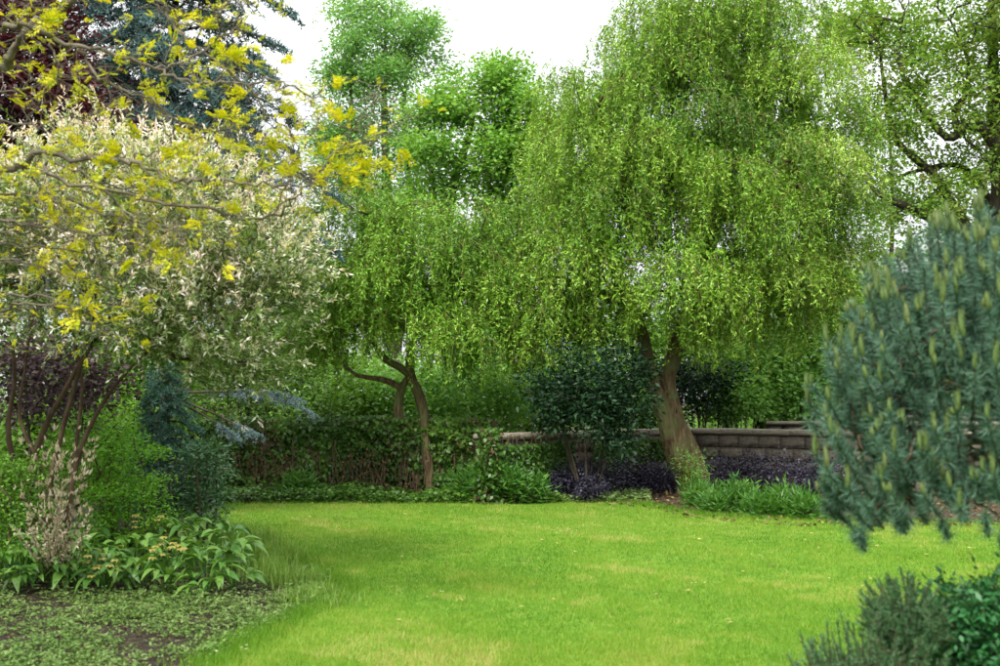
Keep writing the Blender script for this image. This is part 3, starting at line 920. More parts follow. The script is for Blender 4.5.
def shrub(name, label, px, py, Y, rx, ry, rd, ntip, n_per, L, Wd, mat, bark, seed, group=None, rad=.22, up=.7, flat=.8, extra=None, droop=.2, shell=(.35, 1.0), nst=6, vfun=None):
    b = base_at(px, Y)
    t = thing(name, label, 'shrub', b, group)
    rr = np.random.default_rng(seed)
    lb = [PL(px, py, Y, rx, ry, rd)] + [PL(px + e[0], py + e[1], Y + e[2], e[3], e[4], e[5]) for e in (extra or [])]
    top = W(px, py, Y)
    tr = []
    for s in range(nst):
        an = rr.uniform(0, 6.28); sp = lb[0][3] * .5
        e = top + np.array([math.cos(an) * sp, math.sin(an) * rd * .5, rr.uniform(-.2, .3) * lb[0][5]])
        st = b + np.array([math.cos(an) * .07, math.sin(an) * .07, 0])
        mdl = (st + e) / 2 + rr.normal(0, .06, 3)
        r0 = .012 + .010 * lb[0][5]
        tr.append((np.array([st, mdl, e]), [r0, r0 * .8, r0 * .4]))
    tree(t, tr, lb, ntip, n_per, rad, L, Wd, mat, bark, seed, shell=shell, up=up, flat=flat, droop=droop, tip=.0035, rmax=.025, zlow=-.9, seg=.2, jit=.02, tname='stems', cname='foliage', vfun=vfun)
    return t


bl = ['tall green shrub behind the ivy wall beside the dark shrubs', 'bright green shrub behind the ivy wall beneath the smaller willow', 'green shrub behind the laurel beyond the stone wall', 'light green shrub behind the terrace coping right of the big willow']
for i, (px, py, Y, rx, ry, mt) in enumerate([(345, 405, 22.5, 40, 40, 'thicket'), (395, 400, 23.0, 38, 40, 'wood'), (445, 395, 22.6, 40, 45, 'wood'), (495, 402, 22.0, 38, 42, 'wood'), (540, 400, 23.5, 38, 45, 'thicket'), (590, 395, 25.5, 40, 50, 'wood'), (640, 400, 25.0, 35, 40, 'thicket'),
                                             (300, 395, 23.5, 45, 55, 'thicket'), (250, 385, 24, 50, 70, 'thicket'), (740, 400, 23.2, 30, 30, 'wood'), (790, 400, 23.6, 30, 26, 'wood'), (830, 395, 23.8, 30, 34, 'wood')]):
    shrub('green_shrub', bl[(px > 320) + (px > 560) + (px > 700)], px, py, Y, rx, ry, .8, 60, 60, .11, .066, M[mt], M['barkdark'], 100 + i, ['shrubs left behind the ivy wall', 'shrubs beneath the smaller willow', 'shrubs behind the laurel', 'shrubs behind the terrace'][(px > 320) + (px > 560) + (px > 700)], .3)
# far wood that closes the view behind everything
fr = np.random.default_rng(77)
a = Acc()
nC = 480
C = np.stack([fr.uniform(-26, 30, nC), fr.uniform(36, 42, nC), fr.uniform(0, 1, nC) ** 1.1 * 5.5], 1)
C[:, 2] *= .75 + .25 * np.sin(C[:, 0] * .55)
clumps(a, C, np.tile([0, -1., .3], (nC, 1)), 80, .9, .28, .18, fr, .7, .2)
tag(obj('distant_wood', a.mesh('distant_wood', M['thicket'])), 'far green wood closing the view behind the garden trees', 'wood', kind='stuff')

# dark laurels
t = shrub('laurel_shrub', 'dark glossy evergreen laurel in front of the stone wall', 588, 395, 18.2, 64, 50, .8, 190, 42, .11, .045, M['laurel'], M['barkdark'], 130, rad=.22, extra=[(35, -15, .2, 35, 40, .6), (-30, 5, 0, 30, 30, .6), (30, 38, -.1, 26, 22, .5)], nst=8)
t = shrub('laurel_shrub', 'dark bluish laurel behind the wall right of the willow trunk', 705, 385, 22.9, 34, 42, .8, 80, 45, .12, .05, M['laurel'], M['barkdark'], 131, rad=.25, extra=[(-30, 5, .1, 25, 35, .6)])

# dark purple shrubs along the wall
pl = ['low black purple shrub between the dark laurel and the big willow trunk', 'black purple shrub against the stone wall right of the big willow trunk']
for i, (px, py, Y, rx, ry) in enumerate([(572, 478, 18.6, 20, 15), (603, 476, 19.2, 24, 16), (636, 476, 19.8, 22, 18), (660, 478, 19.9, 18, 16), (722, 476, 20.2, 24, 20), (752, 474, 20.0, 26, 22), (785, 476, 19.5, 28, 22), (815, 478, 19.1, 26, 22), (845, 478, 18.7, 26, 22), (590, 488, 18.2, 18, 9)]):
    shrub('purple_shrub', pl[px > 690], px, py, Y, rx, ry, .38, 46, 40, .055, .032, M['barberry'], M['barkdark'], 140 + i, ['purple shrubs below the laurel', 'purple shrubs right of the big willow'][px > 690], .13, .6, .8)

# fresh green perennials
gl = ['lone green leafy clump at the foot of the ivy wall', 'green leafy clump beside the ivy column at the wall end', 'fresh green perennial on the lawn rim before the purple shrubs']
for i, (px, py, Y, rx, ry) in enumerate([(698, 500, 17.3, 13, 13), (719, 505, 16.5, 17, 9), (741, 501, 16.6, 15, 15), (765, 509, 15.9, 16, 8), (783, 504, 16.1, 12, 13), (804, 508, 15.7, 14, 10), (488, 476, 17.9, 15, 18), (508, 484, 17.9, 16, 12), (528, 489, 17.9, 14, 8), (300, 488, 18.5, 16, 14), (470, 485, 18.3, 20, 12)]):
    shrub('green_perennial', gl[(px > 400) + (px > 600)], px, py, Y, rx, ry, .3, 40, 26, .13, .026, M['fern'], M['stem'], 160 + i, [None, 'green clumps beside the ivy column', 'perennials on the lawn rim'][(px > 400) + (px > 600)], .15, .4, .9, droop=-.7)
t = shrub('willow_sprouts', 'thin green leafy sprouts round the foot of the big willow', 690, 468, YB - .45, 18, 20, .3, 40, 18, .08, .02, M['wood'], M['twig'], 175, rad=.16, nst=5)

# yellow-edged ground cover and ivy mat along the back rim of the lawn
a = Acc()
n = 11000
X = ri.uniform(W(170, 495, 18.6)[0], W(560, 495, 18.2)[0], n)
P = np.stack([X, ri.uniform(17.75, 19.2, n), ri.uniform(.02, .16, n) * (1.1 + .5 * patch(X * 2, X * 0, 1.5))], 1)
add_leaves(a, P, ri.normal(0, 1, (n, 3)) * [1, 1, .3], ri.normal(0, .4, (n, 3)) + [0, -.2, 1], ri.uniform(.05, .09, n), ri.uniform(.035, .06, n), np.clip(ri.normal(.45, .25, n), 0, 1))
tag(obj('ground_ivy', a.mesh('ground_ivy', M['ivy'])), 'low ivy mat between the lawn and the old wall', 'ground cover', kind='stuff')
a = Acc()
n = 2400
px = ri.uniform(545, 650, n); py = ri.uniform(492, 503, n)
P = np.array([G(x, y) for x, y in zip(px, py)]); P[:, 2] = ri.uniform(.02, .12, n)
add_leaves(a, P, ri.normal(0, 1, (n, 3)) * [1, 1, .3], ri.normal(0, .4, (n, 3)) + [0, -.2, 1], .07, .04, np.clip(ri.normal(.6, .25, n), 0, 1))
tag(obj('variegated_ground_cover', a.mesh('variegated_ground_cover', M['weed'])), 'pale yellow green ground cover below the purple shrubs', 'ground cover', kind='stuff')

# ------------------------------------------------------------------ left side: conifers, plum, dappled willow
def conifer(root, px, Y, top, bottom, halfw, nbr, mat, seed, tuft=.06, droop=.35, per=150, trunk_r=.16, nw=.006, wid=1.0):
    rr = np.random.default_rng(seed)
    zt, zb = W(px, top, Y)[2], W(px, bottom, Y)[2]
    x, y = root.location.x, root.location.y
    a, c = Acc(), Acc()
    add_tube(a, np.array([[x, y, 0], [x + .05, y, zt * .5], [x, y, zt]]), [trunk_r, trunk_r * .6, .02], 10)
    for b in range(nbr):
        q = ((b + rr.random()) / nbr) ** .8
        z = zt - q * (zt - zb)
        Lb = halfw * Y / F * (.10 + .90 * q) * rr.uniform(.7, 1.1)
        an = b * 2.399 + rr.normal(0, .25)
        if math.sin(an) > .4 and rr.random() < .5: an = -an
        dv = np.array([math.cos(an), math.sin(an), 0])
        s = np.linspace(0, 1, 9)
        C = np.array([x, y, z]) + dv * (s * Lb)[:, None] + np.array([0, 0, 1.]) * (.10 * Lb * np.sin(s * 2.2) - droop * Lb * s ** 2.2)[:, None]
        C[1:] += rr.normal(0, .02, (8, 3))
        add_tube(a, C, np.linspace(.012 + .018 * Lb * .5, .004, 9), 5)
        # flat side sprays
        nsp = int(7 + Lb * 9)
        for sgn in (-1, 1):
            t = rr.uniform(.15, 1, nsp)
            p0 = np.stack([np.interp(t, s, C[:, k]) for k in range(3)], 1)
            sd = np.cross(dv, [0, 0, 1]) * sgn
            D = nrm(sd * .8 + dv * rr.uniform(.4, 1.0, (nsp, 1)) + rr.normal(0, .15, (nsp, 3)))
            l2 = Lb * .32 * (1.15 - t) * rr.uniform(.6, 1.2, nsp) + .15
            u = np.linspace(0, 1, 5)[None, :, None]
            Cs = p0[:, None] + D[:, None] * l2[:, None, None] * u - np.array([0, 0, 1.]) * (l2[:, None, None] * u ** 2 * (droop + .1))
            add_threads(a, Cs[:, ::2], .003)
            k = max(8, int(per * .5))
            tt = rr.uniform(0, 1, (nsp, k)); jj = (tt * 3.999).astype(int); ff = (tt * 3.999 - jj)[..., None]
            ar = np.arange(nsp)[:, None]
            P = (Cs[ar, jj] * (1 - ff) + Cs[ar, jj + 1] * ff).reshape(-1, 3)
            n = len(P)
            ND = rr.normal(0, 1, (n, 3)) + [0, 0, .6] + np.repeat(D, k, 0) * .5
            add_needles(c, P + rr.normal(0, .012, (n, 3)), ND, tuft * rr.uniform(.6, 1.2, n), nw * wid, np.clip(rr.normal(.5, .22, n), 0, 1), rr)
    part('trunk', a, M['barkdark'], root, True)
    part('needles', c, mat, root, kind='stuff')


Y = 16.5
t = thing('blue_cedar', 'large blue grey cedar with drooping tiers behind the yellow branches', 'tree', base_at(165, Y))
conifer(t, 165, Y, -300, 265, 195, 170, M['cedar'], 200, .09, .30, 40, nw=.026, trunk_r=.10)
Y = 13.2
t = thing('blue_spruce', 'small dark blue green spruce beside the ivy wall', 'tree', base_at(165, Y))
conifer(t, 172, Y, 360, 505, 58, 46, M['spruce'], 201, .05, .30, 60, .03, nw=.009)

# long pale blue branch reaching out over the ivy wall
bp = base_at(150, 13.8)
t = thing('weeping_cedar', 'low weeping cedar stretching pale blue branches towards the ivy wall', 'tree', bp)
a, c = Acc(), Acc()
rr = np.random.default_rng(202)
add_tube(a, np.array([bp, bp + [.05, 0, .8], W(165, 392, 13.8), W(190, 388, 13.8)]), [.06, .05, .04, .03], 8)
for pts, bare in (([(165, 394), (205, 392), (245, 395), (280, 399), (308, 411)], 4), ([(175, 398), (210, 412), (240, 426), (256, 434)], 9), ([(165, 396), (190, 408), (215, 422), (235, 436)], 11), ([(205, 392), (245, 391), (275, 392), (298, 399)], 3)):
    C = smooth_line(WP(pts, 13.8 + rr.normal(0, .2)), 16)
    add_tube(a, C, np.linspace(.018, .004, 16), 5)
    for k in range(bare, 16):
        for q in range(3):
            D = nrm((rr.normal(0, .55, 3) * [1, 1, .25] + (C[k] - C[k - 1]) * 9 + [0, 0, -.12])[None])[0]
            l = rr.uniform(.05, .17)
            Cs = C[k] + D * np.linspace(0, l, 5)[:, None] - np.array([0, 0, 1.]) * (np.linspace(0, 1, 5) ** 2 * l * .3)[:, None]
            add_tube(a, Cs, .004, 3)
            n = 110
            j = rr.integers(0, 5, n)
            add_needles(c, Cs[j] + rr.normal(0, .012, (n, 3)), rr.normal(0, 1, (n, 3)) + [0, 0, .5] + D, .03, .006, np.clip(rr.normal(.5, .25, n), 0, 1), rr)
part('branches', a, M['barkdark'], t, True)
part('needles', c, M['palecedar'], t, kind='stuff')

Y = 14.2
t = thing('purple_plum_tree', 'dark red leaved plum tree behind the pale dappled willow', 'tree', base_at(30, Y))
tr = [(WP([(30, 529), (32, 400), (38, 280), (40, 180), (45, 90), (50, 20)], Y), [.12, .10, .09, .07, .05, .02]), (WP([(38, 260), (70, 190), (95, 140)], Y - .2), [.05, .04, .02])]
lb = [PL(40, 90, Y, 60, 80, 1.2), PL(95, 120, Y - .3, 38, 45, .8), PL(0, 130, Y, 50, 80, 1.1), PL(30, 20, Y, 40, 60, 1.0)]
tree(t, tr, lb, 170, 75, .30, .085, .055, M['plum'], M['barkdark'], 210, rmax=.04, tip=.005)
t = shrub('purple_leaf_shrub', 'muted purple leaved shrub under the dappled willow', 55, 380, 12.6, 75, 48, .8, 90, 50, .07, .045, M['mauve'], M['barkdark'], 211, rad=.22)
t = shrub('dark_green_shrub', 'tall dark green shrub rising behind the left end of the ivy wall', 235, 385, 20.6, 60, 55, .7, 120, 60, .09, .055, M['ivy'], M['barkdark'], 212, rad=.28, extra=[(-60, 0, .3, 60, 60, .6), (60, 0, .4, 40, 45, .5)])
t = shrub('dark_green_shrub', 'broad dark green shrub behind the multi-stemmed dappled willow', 60, 440, 14.2, 95, 70, .9, 140, 60, .08, .05, M['thicket'], M['barkdark'], 213, rad=.28)

t = shrub('dark_green_shrub', 'high dark green shrub closing the gap beneath the blue cedar', 130, 370, 15.8, 90, 80, .9, 130, 60, .09, .055, M['thicket'], M['barkdark'], 214, rad=.32)

# dappled willow
rd = np.random.default_rng(220)
Y = 10.4
db = base_at(45, Y)
t = thing('dappled_willow', 'broad dappled willow with white and pink tipped leaves over many brown stems', 'tree', db)
tr = []
for pts, r0 in (([(30, 583), (25, 500), (40, 440), (62, 395), (95, 340), (130, 290)], .055), ([(50, 583), (48, 500), (60, 440), (75, 385), (90, 330), (100, 270)], .045), ([(60, 583), (70, 500), (78, 430), (82, 380), (70, 320), (60, 260)], .035),
                ([(38, 583), (20, 490), (8, 430), (15, 380), (10, 320)], .05), ([(55, 583), (45, 480), (20, 420), (25, 370), (35, 300)], .03), ([(62, 583), (75, 470), (105, 400), (150, 350), (210, 310)], .04), ([(35, 583), (-10, 480), (-50, 400), (-80, 330)], .05)):
    tr.append((WP(pts, Y + rd.uniform(-.25, .25)), list(np.linspace(r0, r0 * .35, len(pts)) * .72)))
lb = [PL(100, 215, Y, 85, 75, 1.1), PL(190, 225, Y - .1, 75, 68, 1.0), PL(250, 262, Y - .1, 58, 60, .9), PL(278, 290, Y, 38, 38, .7), PL(200, 320, Y - .4, 80, 55, .8), PL(120, 300, Y - .5, 70, 60, .8), PL(20, 260, Y, 80, 90, 1.1), PL(235, 365, Y - .2, 40, 32, .6), PL(-70, 260, Y, 80, 90, 1.1)]
S, O = lobes_points(lb, 1150, rd, (.6, 1.0), -.75, .45)
sk = Skeleton(tr, S[:520], .35, .25, .03, .0045, .5, .12, rd, .06)
a = Acc(); sk.mesh(a, 5, 8, .5, .04, .03, rd)
part('stems', a, M['stem'], t, True)
nst, nl = 5, 15
n = len(S) * nst
P0 = np.repeat(S, nst, 0) + rd.normal(0, .10, (n, 3))
Dn = nrm(np.repeat(O, nst, 0) * .9 + rd.normal(0, .45, (n, 3)) + [0, -.1, .55])
ln = rd.uniform(.16, .36, n)
a = Acc(); add_threads(a, P0[:, None] + Dn[:, None] * (ln[:, None, None] * np.linspace(0, 1, 2)[None, :, None]), .0022)
part('twigs', a, M['stem'], t, kind='stuff')
u = np.tile(np.linspace(.08, 1, nl), n) + rd.normal(0, .02, n * nl)
sid = np.repeat(np.arange(n), nl)
P = P0[sid] + Dn[sid] * (ln[sid] * u)[:, None]
D = Dn[sid] * .75 + rd.normal(0, .6, (n * nl, 3))
N = rd.normal(0, .6, (n * nl, 3)) + [0, -.1, .8]
hgt = np.clip((np.repeat(O, nst, 0)[:, 2] + .55) * .75, 0, 1)          # young pale shoots grow at the top of the bush
young = np.clip(rd.normal(.36, .36, n) + .75 * hgt, 0, 1.1)[sid]
v = np.clip(.12 + rd.normal(0, .09, n * nl) + .22 * young + young * .75 * np.clip((u - .30) * 1.5, 0, 1), 0, 1)
a = Acc(); add_leaves(a, P, D, N, rd.uniform(.04, .075, n * nl), rd.uniform(.014, .022, n * nl), v, .2)
part('crown', a, M['dapple'], t, kind='stuff')

# ------------------------------------------------------------------ left bed
def bigleaf_mesh(seed, L=.17, Wd=.055, bend=.3, mat='helle'):
    rr = np.random.default_rng(seed)
    k = 6
    s = np.linspace(0, 1, k)
    wid = Wd * np.array([.10, .62, 1.0, .92, .55, .02])
    zc = .02 * np.sin(s * 3) * 1 - bend * L * s ** 2
    V = []
    for i in range(k):
        x = s[i] * L * (1 - .25 * bend * s[i])
        V += [(x, -wid[i] / 2, zc[i] + wid[i] * .22), (x, 0, zc[i]), (x, wid[i] / 2, zc[i] + wid[i] * .22)]
    f = []
    for i in range(k - 1):
        for j in range(2):
            f.append([i * 3 + j, (i + 1) * 3 + j, (i + 1) * 3 + j + 1, i * 3 + j + 1])
    a = Acc(); a.add(np.array(V), np.array(f), rr.uniform(.15, .95))
    return a.mesh('leaf', M[mat], smooth=True)


HL = [bigleaf_mesh(300 + i, .15 + .013 * i, .052 + .005 * i, .15 + .1 * (i % 4)) for i in range(8)]
rh = np.random.default_rng(330)
hsp = []
for row, (yy, m) in enumerate([(593, 9), (582, 8), (570, 8), (558, 7)]):
    for k in range(m):
        x = -14 + (k + .5 * (row % 2) + rh.uniform(-.2, .2)) * 31 + row * 6
        hsp.append((min(x, 236), yy + rh.uniform(-5, 5)))
for i, (px, py) in enumerate(hsp):
    b = G(px, py)
    flowering = (85 < px < 215) and i % 2 == 0
    t = thing('hellebore', 'green hellebore with pale yellow nodding flowers in the left bed' if flowering else 'broad-leaved green hellebore without flowers in the left bed', 'plant', b, 'flowering hellebores' if flowering else 'leafy hellebores')
    a, fl_ = Acc(), Acc()
    H = rh.uniform(.22, .42)
    nst = 8
    for s in range(nst):
        an = s * .85 + rh.uniform(-.4, .4)
        tipp = np.array([math.cos(an) * .12, math.sin(an) * .12, H * rh.uniform(.35, 1.1)])
        C = b + np.array([[0, 0, 0], tipp * [.4, .4, .6], tipp])
        add_tube(a, C, [.005, .004, .003], 4)
        for q in range(4):
            o = obj('leaf', HL[rh.integers(8)], t, tuple(tipp + rh.normal(0, .012, 3)))
            o.rotation_euler = (rh.normal(0, .25), rh.normal(-.05, .35), an + (q - 1.5) * .8 + rh.normal(0, .25))
            o.scale = (1.05, 1, 1) if q in (1, 2) else (.8, .9, .9)
    if flowering:
        for s in range(11):
            an = rh.uniform(0, 6.28); tipp = b + np.array([math.cos(an) * .14, math.sin(an) * .14 - .06, H + rh.uniform(-.08, .10)])
            add_tube(a, np.array([b + [0, 0, .05], (b + tipp) / 2 + [0, 0, .06], tipp]), [.004, .003, .003], 4)
            k = 5
            an5 = np.arange(k) * 1.2566 + rh.uniform(0, 1)
            D = np.stack([np.cos(an5), np.sin(an5) - .3, -.5 + 0 * an5], 1)
            add_leaves(fl_, np.repeat(tipp[None], k, 0), D, np.tile([0, 0, 1.], (k, 1)), .046, .040, rh.random(k), .2)
        part('flowers', fl_, M['flower'], t, kind='stuff')
    part('stems', a, M['fern'], t)

# low weeds on the soil
a = Acc()
n = 60000
P = np.stack([rh.uniform(-5.2, -.9, n), 6.0 + 4.6 * rh.random(n), np.zeros(n)], 1)
dn = patch(P[:, 0] * 1.6, P[:, 1] * 1.4, 1.5) + .9 * (8.6 - P[:, 1]) / 2.0
kp = (~inside(P, lawn_poly)) & (rh.random(n) < np.clip(.32 + .5 * dn, .06, .97)) & (P[:, 0] > -.5 * P[:, 1])
P = P[kp][:8500]
n = len(P); k = 4
PP = np.repeat(P, k, 0) + rh.normal(0, .012, (n * k, 3)) * [1, 1, 0]; PP[:, 2] = np.repeat(rh.uniform(.008, .03, n) + rh.random(n) ** 4 * .09, k)
add_leaves(a, PP, rh.normal(0, 1, (n * k, 3)) * [1, 1, .25] + [0, 0, .15], rh.normal(0, .35, (n * k, 3)) + [0, 0, 1], np.repeat(rh.uniform(.6, 1.5, n), k) * rh.uniform(.016, .036, n * k), rh.uniform(.010, .022, n * k), np.clip(rh.normal(.45, .2, n * k) + np.repeat(rh.normal(0, .15, n) + .15 * patch(P[:, 0] * 2, P[:, 1] * 2, 1.5), k), 0, 1))
tag(obj('bed_weeds', a.mesh('bed_weeds', M['weed'])), 'pale green low weeds covering the soil of the left bed', 'ground cover', kind='stuff')

# clods and bark bits on the soil
a = Acc()
n = 2600
P = np.stack([rh.uniform(-5, -1, n), rh.uniform(6.5, 10.8, n), rh.uniform(.004, .015, n)], 1)
P = P[~inside(P, lawn_poly)]
n = len(P)
add_leaves(a, P, rh.normal(0, 1, (n, 3)) * [1, 1, .2], rh.normal(0, .5, (n, 3)) + [0, 0, 1], rh.uniform(.015, .05, n), rh.uniform(.008, .02, n), rh.uniform(0, .5, n))
tag(obj('bark_bits', a.mesh('bark_bits', M['litter'])), 'small brown bark and leaf bits on the bed soil', 'litter', kind='stuff')


def grass_clump(name, label, px, py, n, spread, H, seed, mat, group=None, width=.007, lean=.3, arch=.5, cat='grass', vm=.42):
    b = G(px, py)
    rr = np.random.default_rng(seed)
    t = thing(name, label, cat, b, group)
    an = rr.uniform(0, 6.28, n)
    P = b + np.stack([rr.normal(0, spread, n), rr.normal(0, spread, n), np.zeros(n)], 1)
    h = H * rr.uniform(.5, 1.1, n)
    K = 5
    u = np.linspace(0, 1, K)[None, :]
    le = (lean * rr.uniform(.3, 1.5, n) * h)[:, None]
    C = np.stack([P[:, :1] + np.cos(an)[:, None] * le * u ** 1.6, P[:, 1:2] + np.sin(an)[:, None] * le * u ** 1.6, h[:, None] * (u - arch * .4 * u ** 3)], -1)
    side = np.stack([-np.sin(an), np.cos(an), 0 * an], 1)[:, None] * (width * .5 * (1 - .92 * np.linspace(0, 1, K)))[None, :, None]
    V = np.stack([C - side, C + side], 2).reshape(n, K * 2, 3)
    i = (np.arange(n) * K * 2)[:, None] + (np.arange(K - 1) * 2)[None]
    f = np.stack([i, i + 1, i + 3, i + 2], -1).reshape(-1, 4)
    a = Acc(); a.add(V.reshape(-1, 3), f, np.repeat(np.clip(rr.normal(vm, .2, n), 0, 1), K * 2))
    part('blades', a, M[mat], t, kind='stuff')
    return t


gs = 'tall uncut grass tuft between the hellebores and the mown lawn'
for i, (px, py, n, H) in enumerate([(318, 598, 420, .17), (296, 585, 520, .24), (270, 578, 520, .30), (252, 565, 520, .34), (235, 556, 420, .36), (285, 560, 420, .26), (300, 600, 350, .12), (262, 548, 400, .34), (335, 604, 320, .12)]):
    grass_clump('tall_grass', gs, px, py, n, .13, H, 400 + i, 'tallgrass', 'tall grass tufts beside the lawn', .008, .35, .7)
for i, (px, py) in enumerate([(180, 548), (205, 545), (160, 545)]):
    grass_clump('daylily', 'arching strap-leaved daylily clump behind the hellebores', px, py, 60, .06, .52, 420 + i, 'tallgrass', 'daylily clumps', .018, .9, 1.2, 'plant', .4)
grass_clump('dry_grass', 'dry straw coloured grass clump behind the hellebores', 190, 545, 70, .12, .40, 430, 'tallgrass', None, .006, 1.2, 1.2, 'grass', .95)
grass_clump('seed_grass', 'tall grass with pale arching tips behind the daylilies', 232, 548, 46, .12, .62, 431, 'tallgrass', None, .006, .55, 1.3, 'grass', .7)

shrub('lime_bush', 'bright green layered bush between dappled willow and spruce', 118, 465, 11.6, 52, 58, .6, 190, 60, .045, .020, M['bush'], M['stem'], 440, rad=.13, flat=.45, up=.9, extra=[(10, 45, -.2, 52, 40, .5), (-30, -10, 0, 40, 45, .5), (-10, 75, -.2, 50, 30, .4)])
shrub('green_bush', 'dense small-leaved light green bush at the bed edge', 18, 505, 10.2, 46, 46, .35, 170, 55, .034, .020, M['box'], M['stem'], 441, rad=.10, extra=[(-30, -20, 0, 36, 34, .35), (0, 35, 0, 46, 30, .3)])
shrub('teal_shrub', 'soft grey green leafy shrub leaning against the small spruce', 203, 472, 12.4, 22, 30, .35, 80, 46, .06, .022, M['heather'], M['stem'], 442, rad=.14, extra=[(-5, 32, 0, 24, 20, .3)])
shrub('dark_blue_shrub', 'small dusky blue shrub beside the ivy wall', 172, 492, 12.6, 14, 16, .25, 30, 40, .04, .02, M['barberry'], M['stem'], 443, rad=.1)
# cream shrub: upright twigs with narrow pale leaves
cb = G(55, 580)
t = thing('cream_shrub', 'wispy cream leaved shrub on thin stems before the dappled willow', 'shrub', cb)
a, c = Acc(), Acc()
rc = np.random.default_rng(450)
for s in range(52):
    e = W(rc.uniform(14, 96), rc.uniform(425, 545), 8.9 + rc.uniform(-.25, .25))
    m_ = (cb + e) / 2 + rc.normal(0, .05, 3)
    C = smooth_line(np.array([cb + rc.normal(0, .05, 3) * [1, 1, 0], m_, e]), 12)
    add_tube(a, C, np.linspace(.0035, .0012, 12), 4)
    n = 30
    j = rc.integers(3, 12, n)
    add_leaves(c, C[j] + rc.normal(0, .008, (n, 3)), (C[-1] - C[-3]) * 8 + rc.normal(0, .6, (n, 3)), rc.normal(0, .6, (n, 3)) + [0, -.3, .8], rc.uniform(.05, .085, n), .018, rc.random(n))
part('stems', a, M['deadtwig'], t); part('leaves', c, M['cream'], t, kind='stuff')

# ------------------------------------------------------------------ yellow locust reaching in from the left
rl = np.random.default_rng(500)
Y = 7.6
lbp = base_at(-190, Y)
t = thing('yellow_locust', 'yellow leaved locust tree with lichen-grey branches reaching in above the bed', 'tree', lbp)
a = Acc()
add_tube(a, smooth_line(np.array([lbp, lbp + [.03, 0, 1.0], lbp + [.0, .05, 2.2], lbp + [.1, 0, 3.4], lbp + [.15, .1, 4.6]]), 24), np.linspace(.14, .06, 24), 12, .5, .03)
mains = [([(-190, 190), (-120, 140), (-50, 105), (0, 66), (17, 48), (37, 29), (58, 17), (80, 0), (110, -30)], .034, .016),
         ([(-180, 60), (-60, 50), (0, 34), (30, 33), (51, 41), (78, 51), (112, 56), (156, 68), (184, 61), (221, 37), (245, 20)], .020, .004),
         ([(78, 51), (102, 77), (122, 92), (156, 105), (184, 126), (218, 133), (240, 128)], .010, .003),
         ([(156, 68), (190, 82), (231, 82), (272, 80), (306, 95), (322, 88)], .010, .003),
         ([(110, -30), (156, 0), (170, 20), (190, 44), (221, 68), (252, 92), (269, 116), (292, 134), (300, 160)], .012, .003),
         ([(-190, 260), (-60, 205), (0, 177), (20, 167), (44, 155), (85, 160), (129, 162), (156, 173), (184, 184), (218, 185), (258, 189), (289, 192), (320, 188)], .022, .004),
         ([(44, 155), (58, 180), (102, 190), (163, 204), (218, 211), (238, 218), (272, 216), (292, 200), (306, 184), (326, 160), (345, 140), (366, 143), (390, 128), (408, 116)], .011, .003),
         ([(326, 160), (352, 132), (370, 110), (378, 85)], .005, .002), ([(272, 216), (300, 150), (318, 120), (330, 100)], .005, .002),
         ([(-190, 250), (-80, 225), (0, 220), (34, 225), (78, 231), (120, 236), (150, 250)], .013, .003),
         ([(0, 220), (30, 250), (60, 262), (90, 270)], .006, .002),
         ([(-180, 330), (-60, 320), (0, 312), (37, 305), (75, 305), (112, 300)], .011, .004), ([(-40, 300), (34, 295), (68, 319), (105, 333)], .009, .003),
         ([(51, 41), (60, 70), (48, 95), (30, 110)], .008, .003), ([(190, 44), (215, 20), (240, -5), (260, -20)], .006, .002), ([(170, 20), (205, 25), (230, 10), (252, 2)], .006, .002),
         ([(20, 167), (40, 190), (55, 215), (50, 235)], .006, .002), ([(129, 162), (150, 150), (190, 150), (240, 140), (270, 145)], .006, .002), ([(102, 190), (130, 215), (170, 225), (200, 232)], .006, .002), ([(30, 33), (20, 10), (25, -20)], .008, .004), ([(-60, 205), (0, 195), (60, 200), (110, 215), (150, 232), (185, 235)], .008, .002), ([(-40, 230), (20, 245), (70, 250), (120, 262), (165, 258)], .007, .002), ([(-60, 262), (0, 258), (40, 268), (80, 280)], .007, .002), ([(44, 155), (90, 178), (140, 192), (180, 215), (215, 228)], .007, .002), ([(258, 189), (290, 175), (318, 170), (345, 165)], .004, .002), ([(-50, 235), (10, 228), (50, 238), (95, 243), (130, 240)], .006, .002), ([(0, 120), (40, 125), (80, 118), (110, 110)], .006, .002), ([(-60, 110), (0, 85), (40, 75), (75, 72)], .008, .002)]
sites = []
for pts, r0, r1 in mains:
    Yb = Y + rl.uniform(-.35, .35)
    C = smooth_line(WP(pts, Yb), len(pts) * 5)
    C[1:-1] += rl.normal(0, .013, (len(C) - 2, 3))
    C[:, 1] += np.cumsum(rl.normal(0, .02, len(C)))
    add_tube(a, C, np.linspace(r0, r1, len(C)) * 1.2, 8, .5, .11)
    for k in range(4, len(C)):
        vis = C[k][0] / C[k][1] > -.50
        if not vis: continue
        for q in range(rl.integers(1, 4)):                 # short crooked twigs
            D = nrm((rl.normal(0, .8, 3) * [1, .7, .8] + (C[k] - C[k - 1]) * 10)[None])[0]
            l = rl.uniform(.08, .34)
            s = np.linspace(0, 1, 6)[:, None]
            T = C[k] + D * l * s + np.cumsum(rl.normal(0, .008, (6, 3)), 0)
            add_tube(a, T, np.linspace(.0028, .0013, 6), 4)
            if rl.random() < .62: sites.append((T[-1], D))
            if rl.random() < .25: sites.append((T[3], D))
    sites.append((C[-1], nrm((C[-1] - C[-3])[None])[0]))
part('branches', a, M['barkgrey'], t, True)


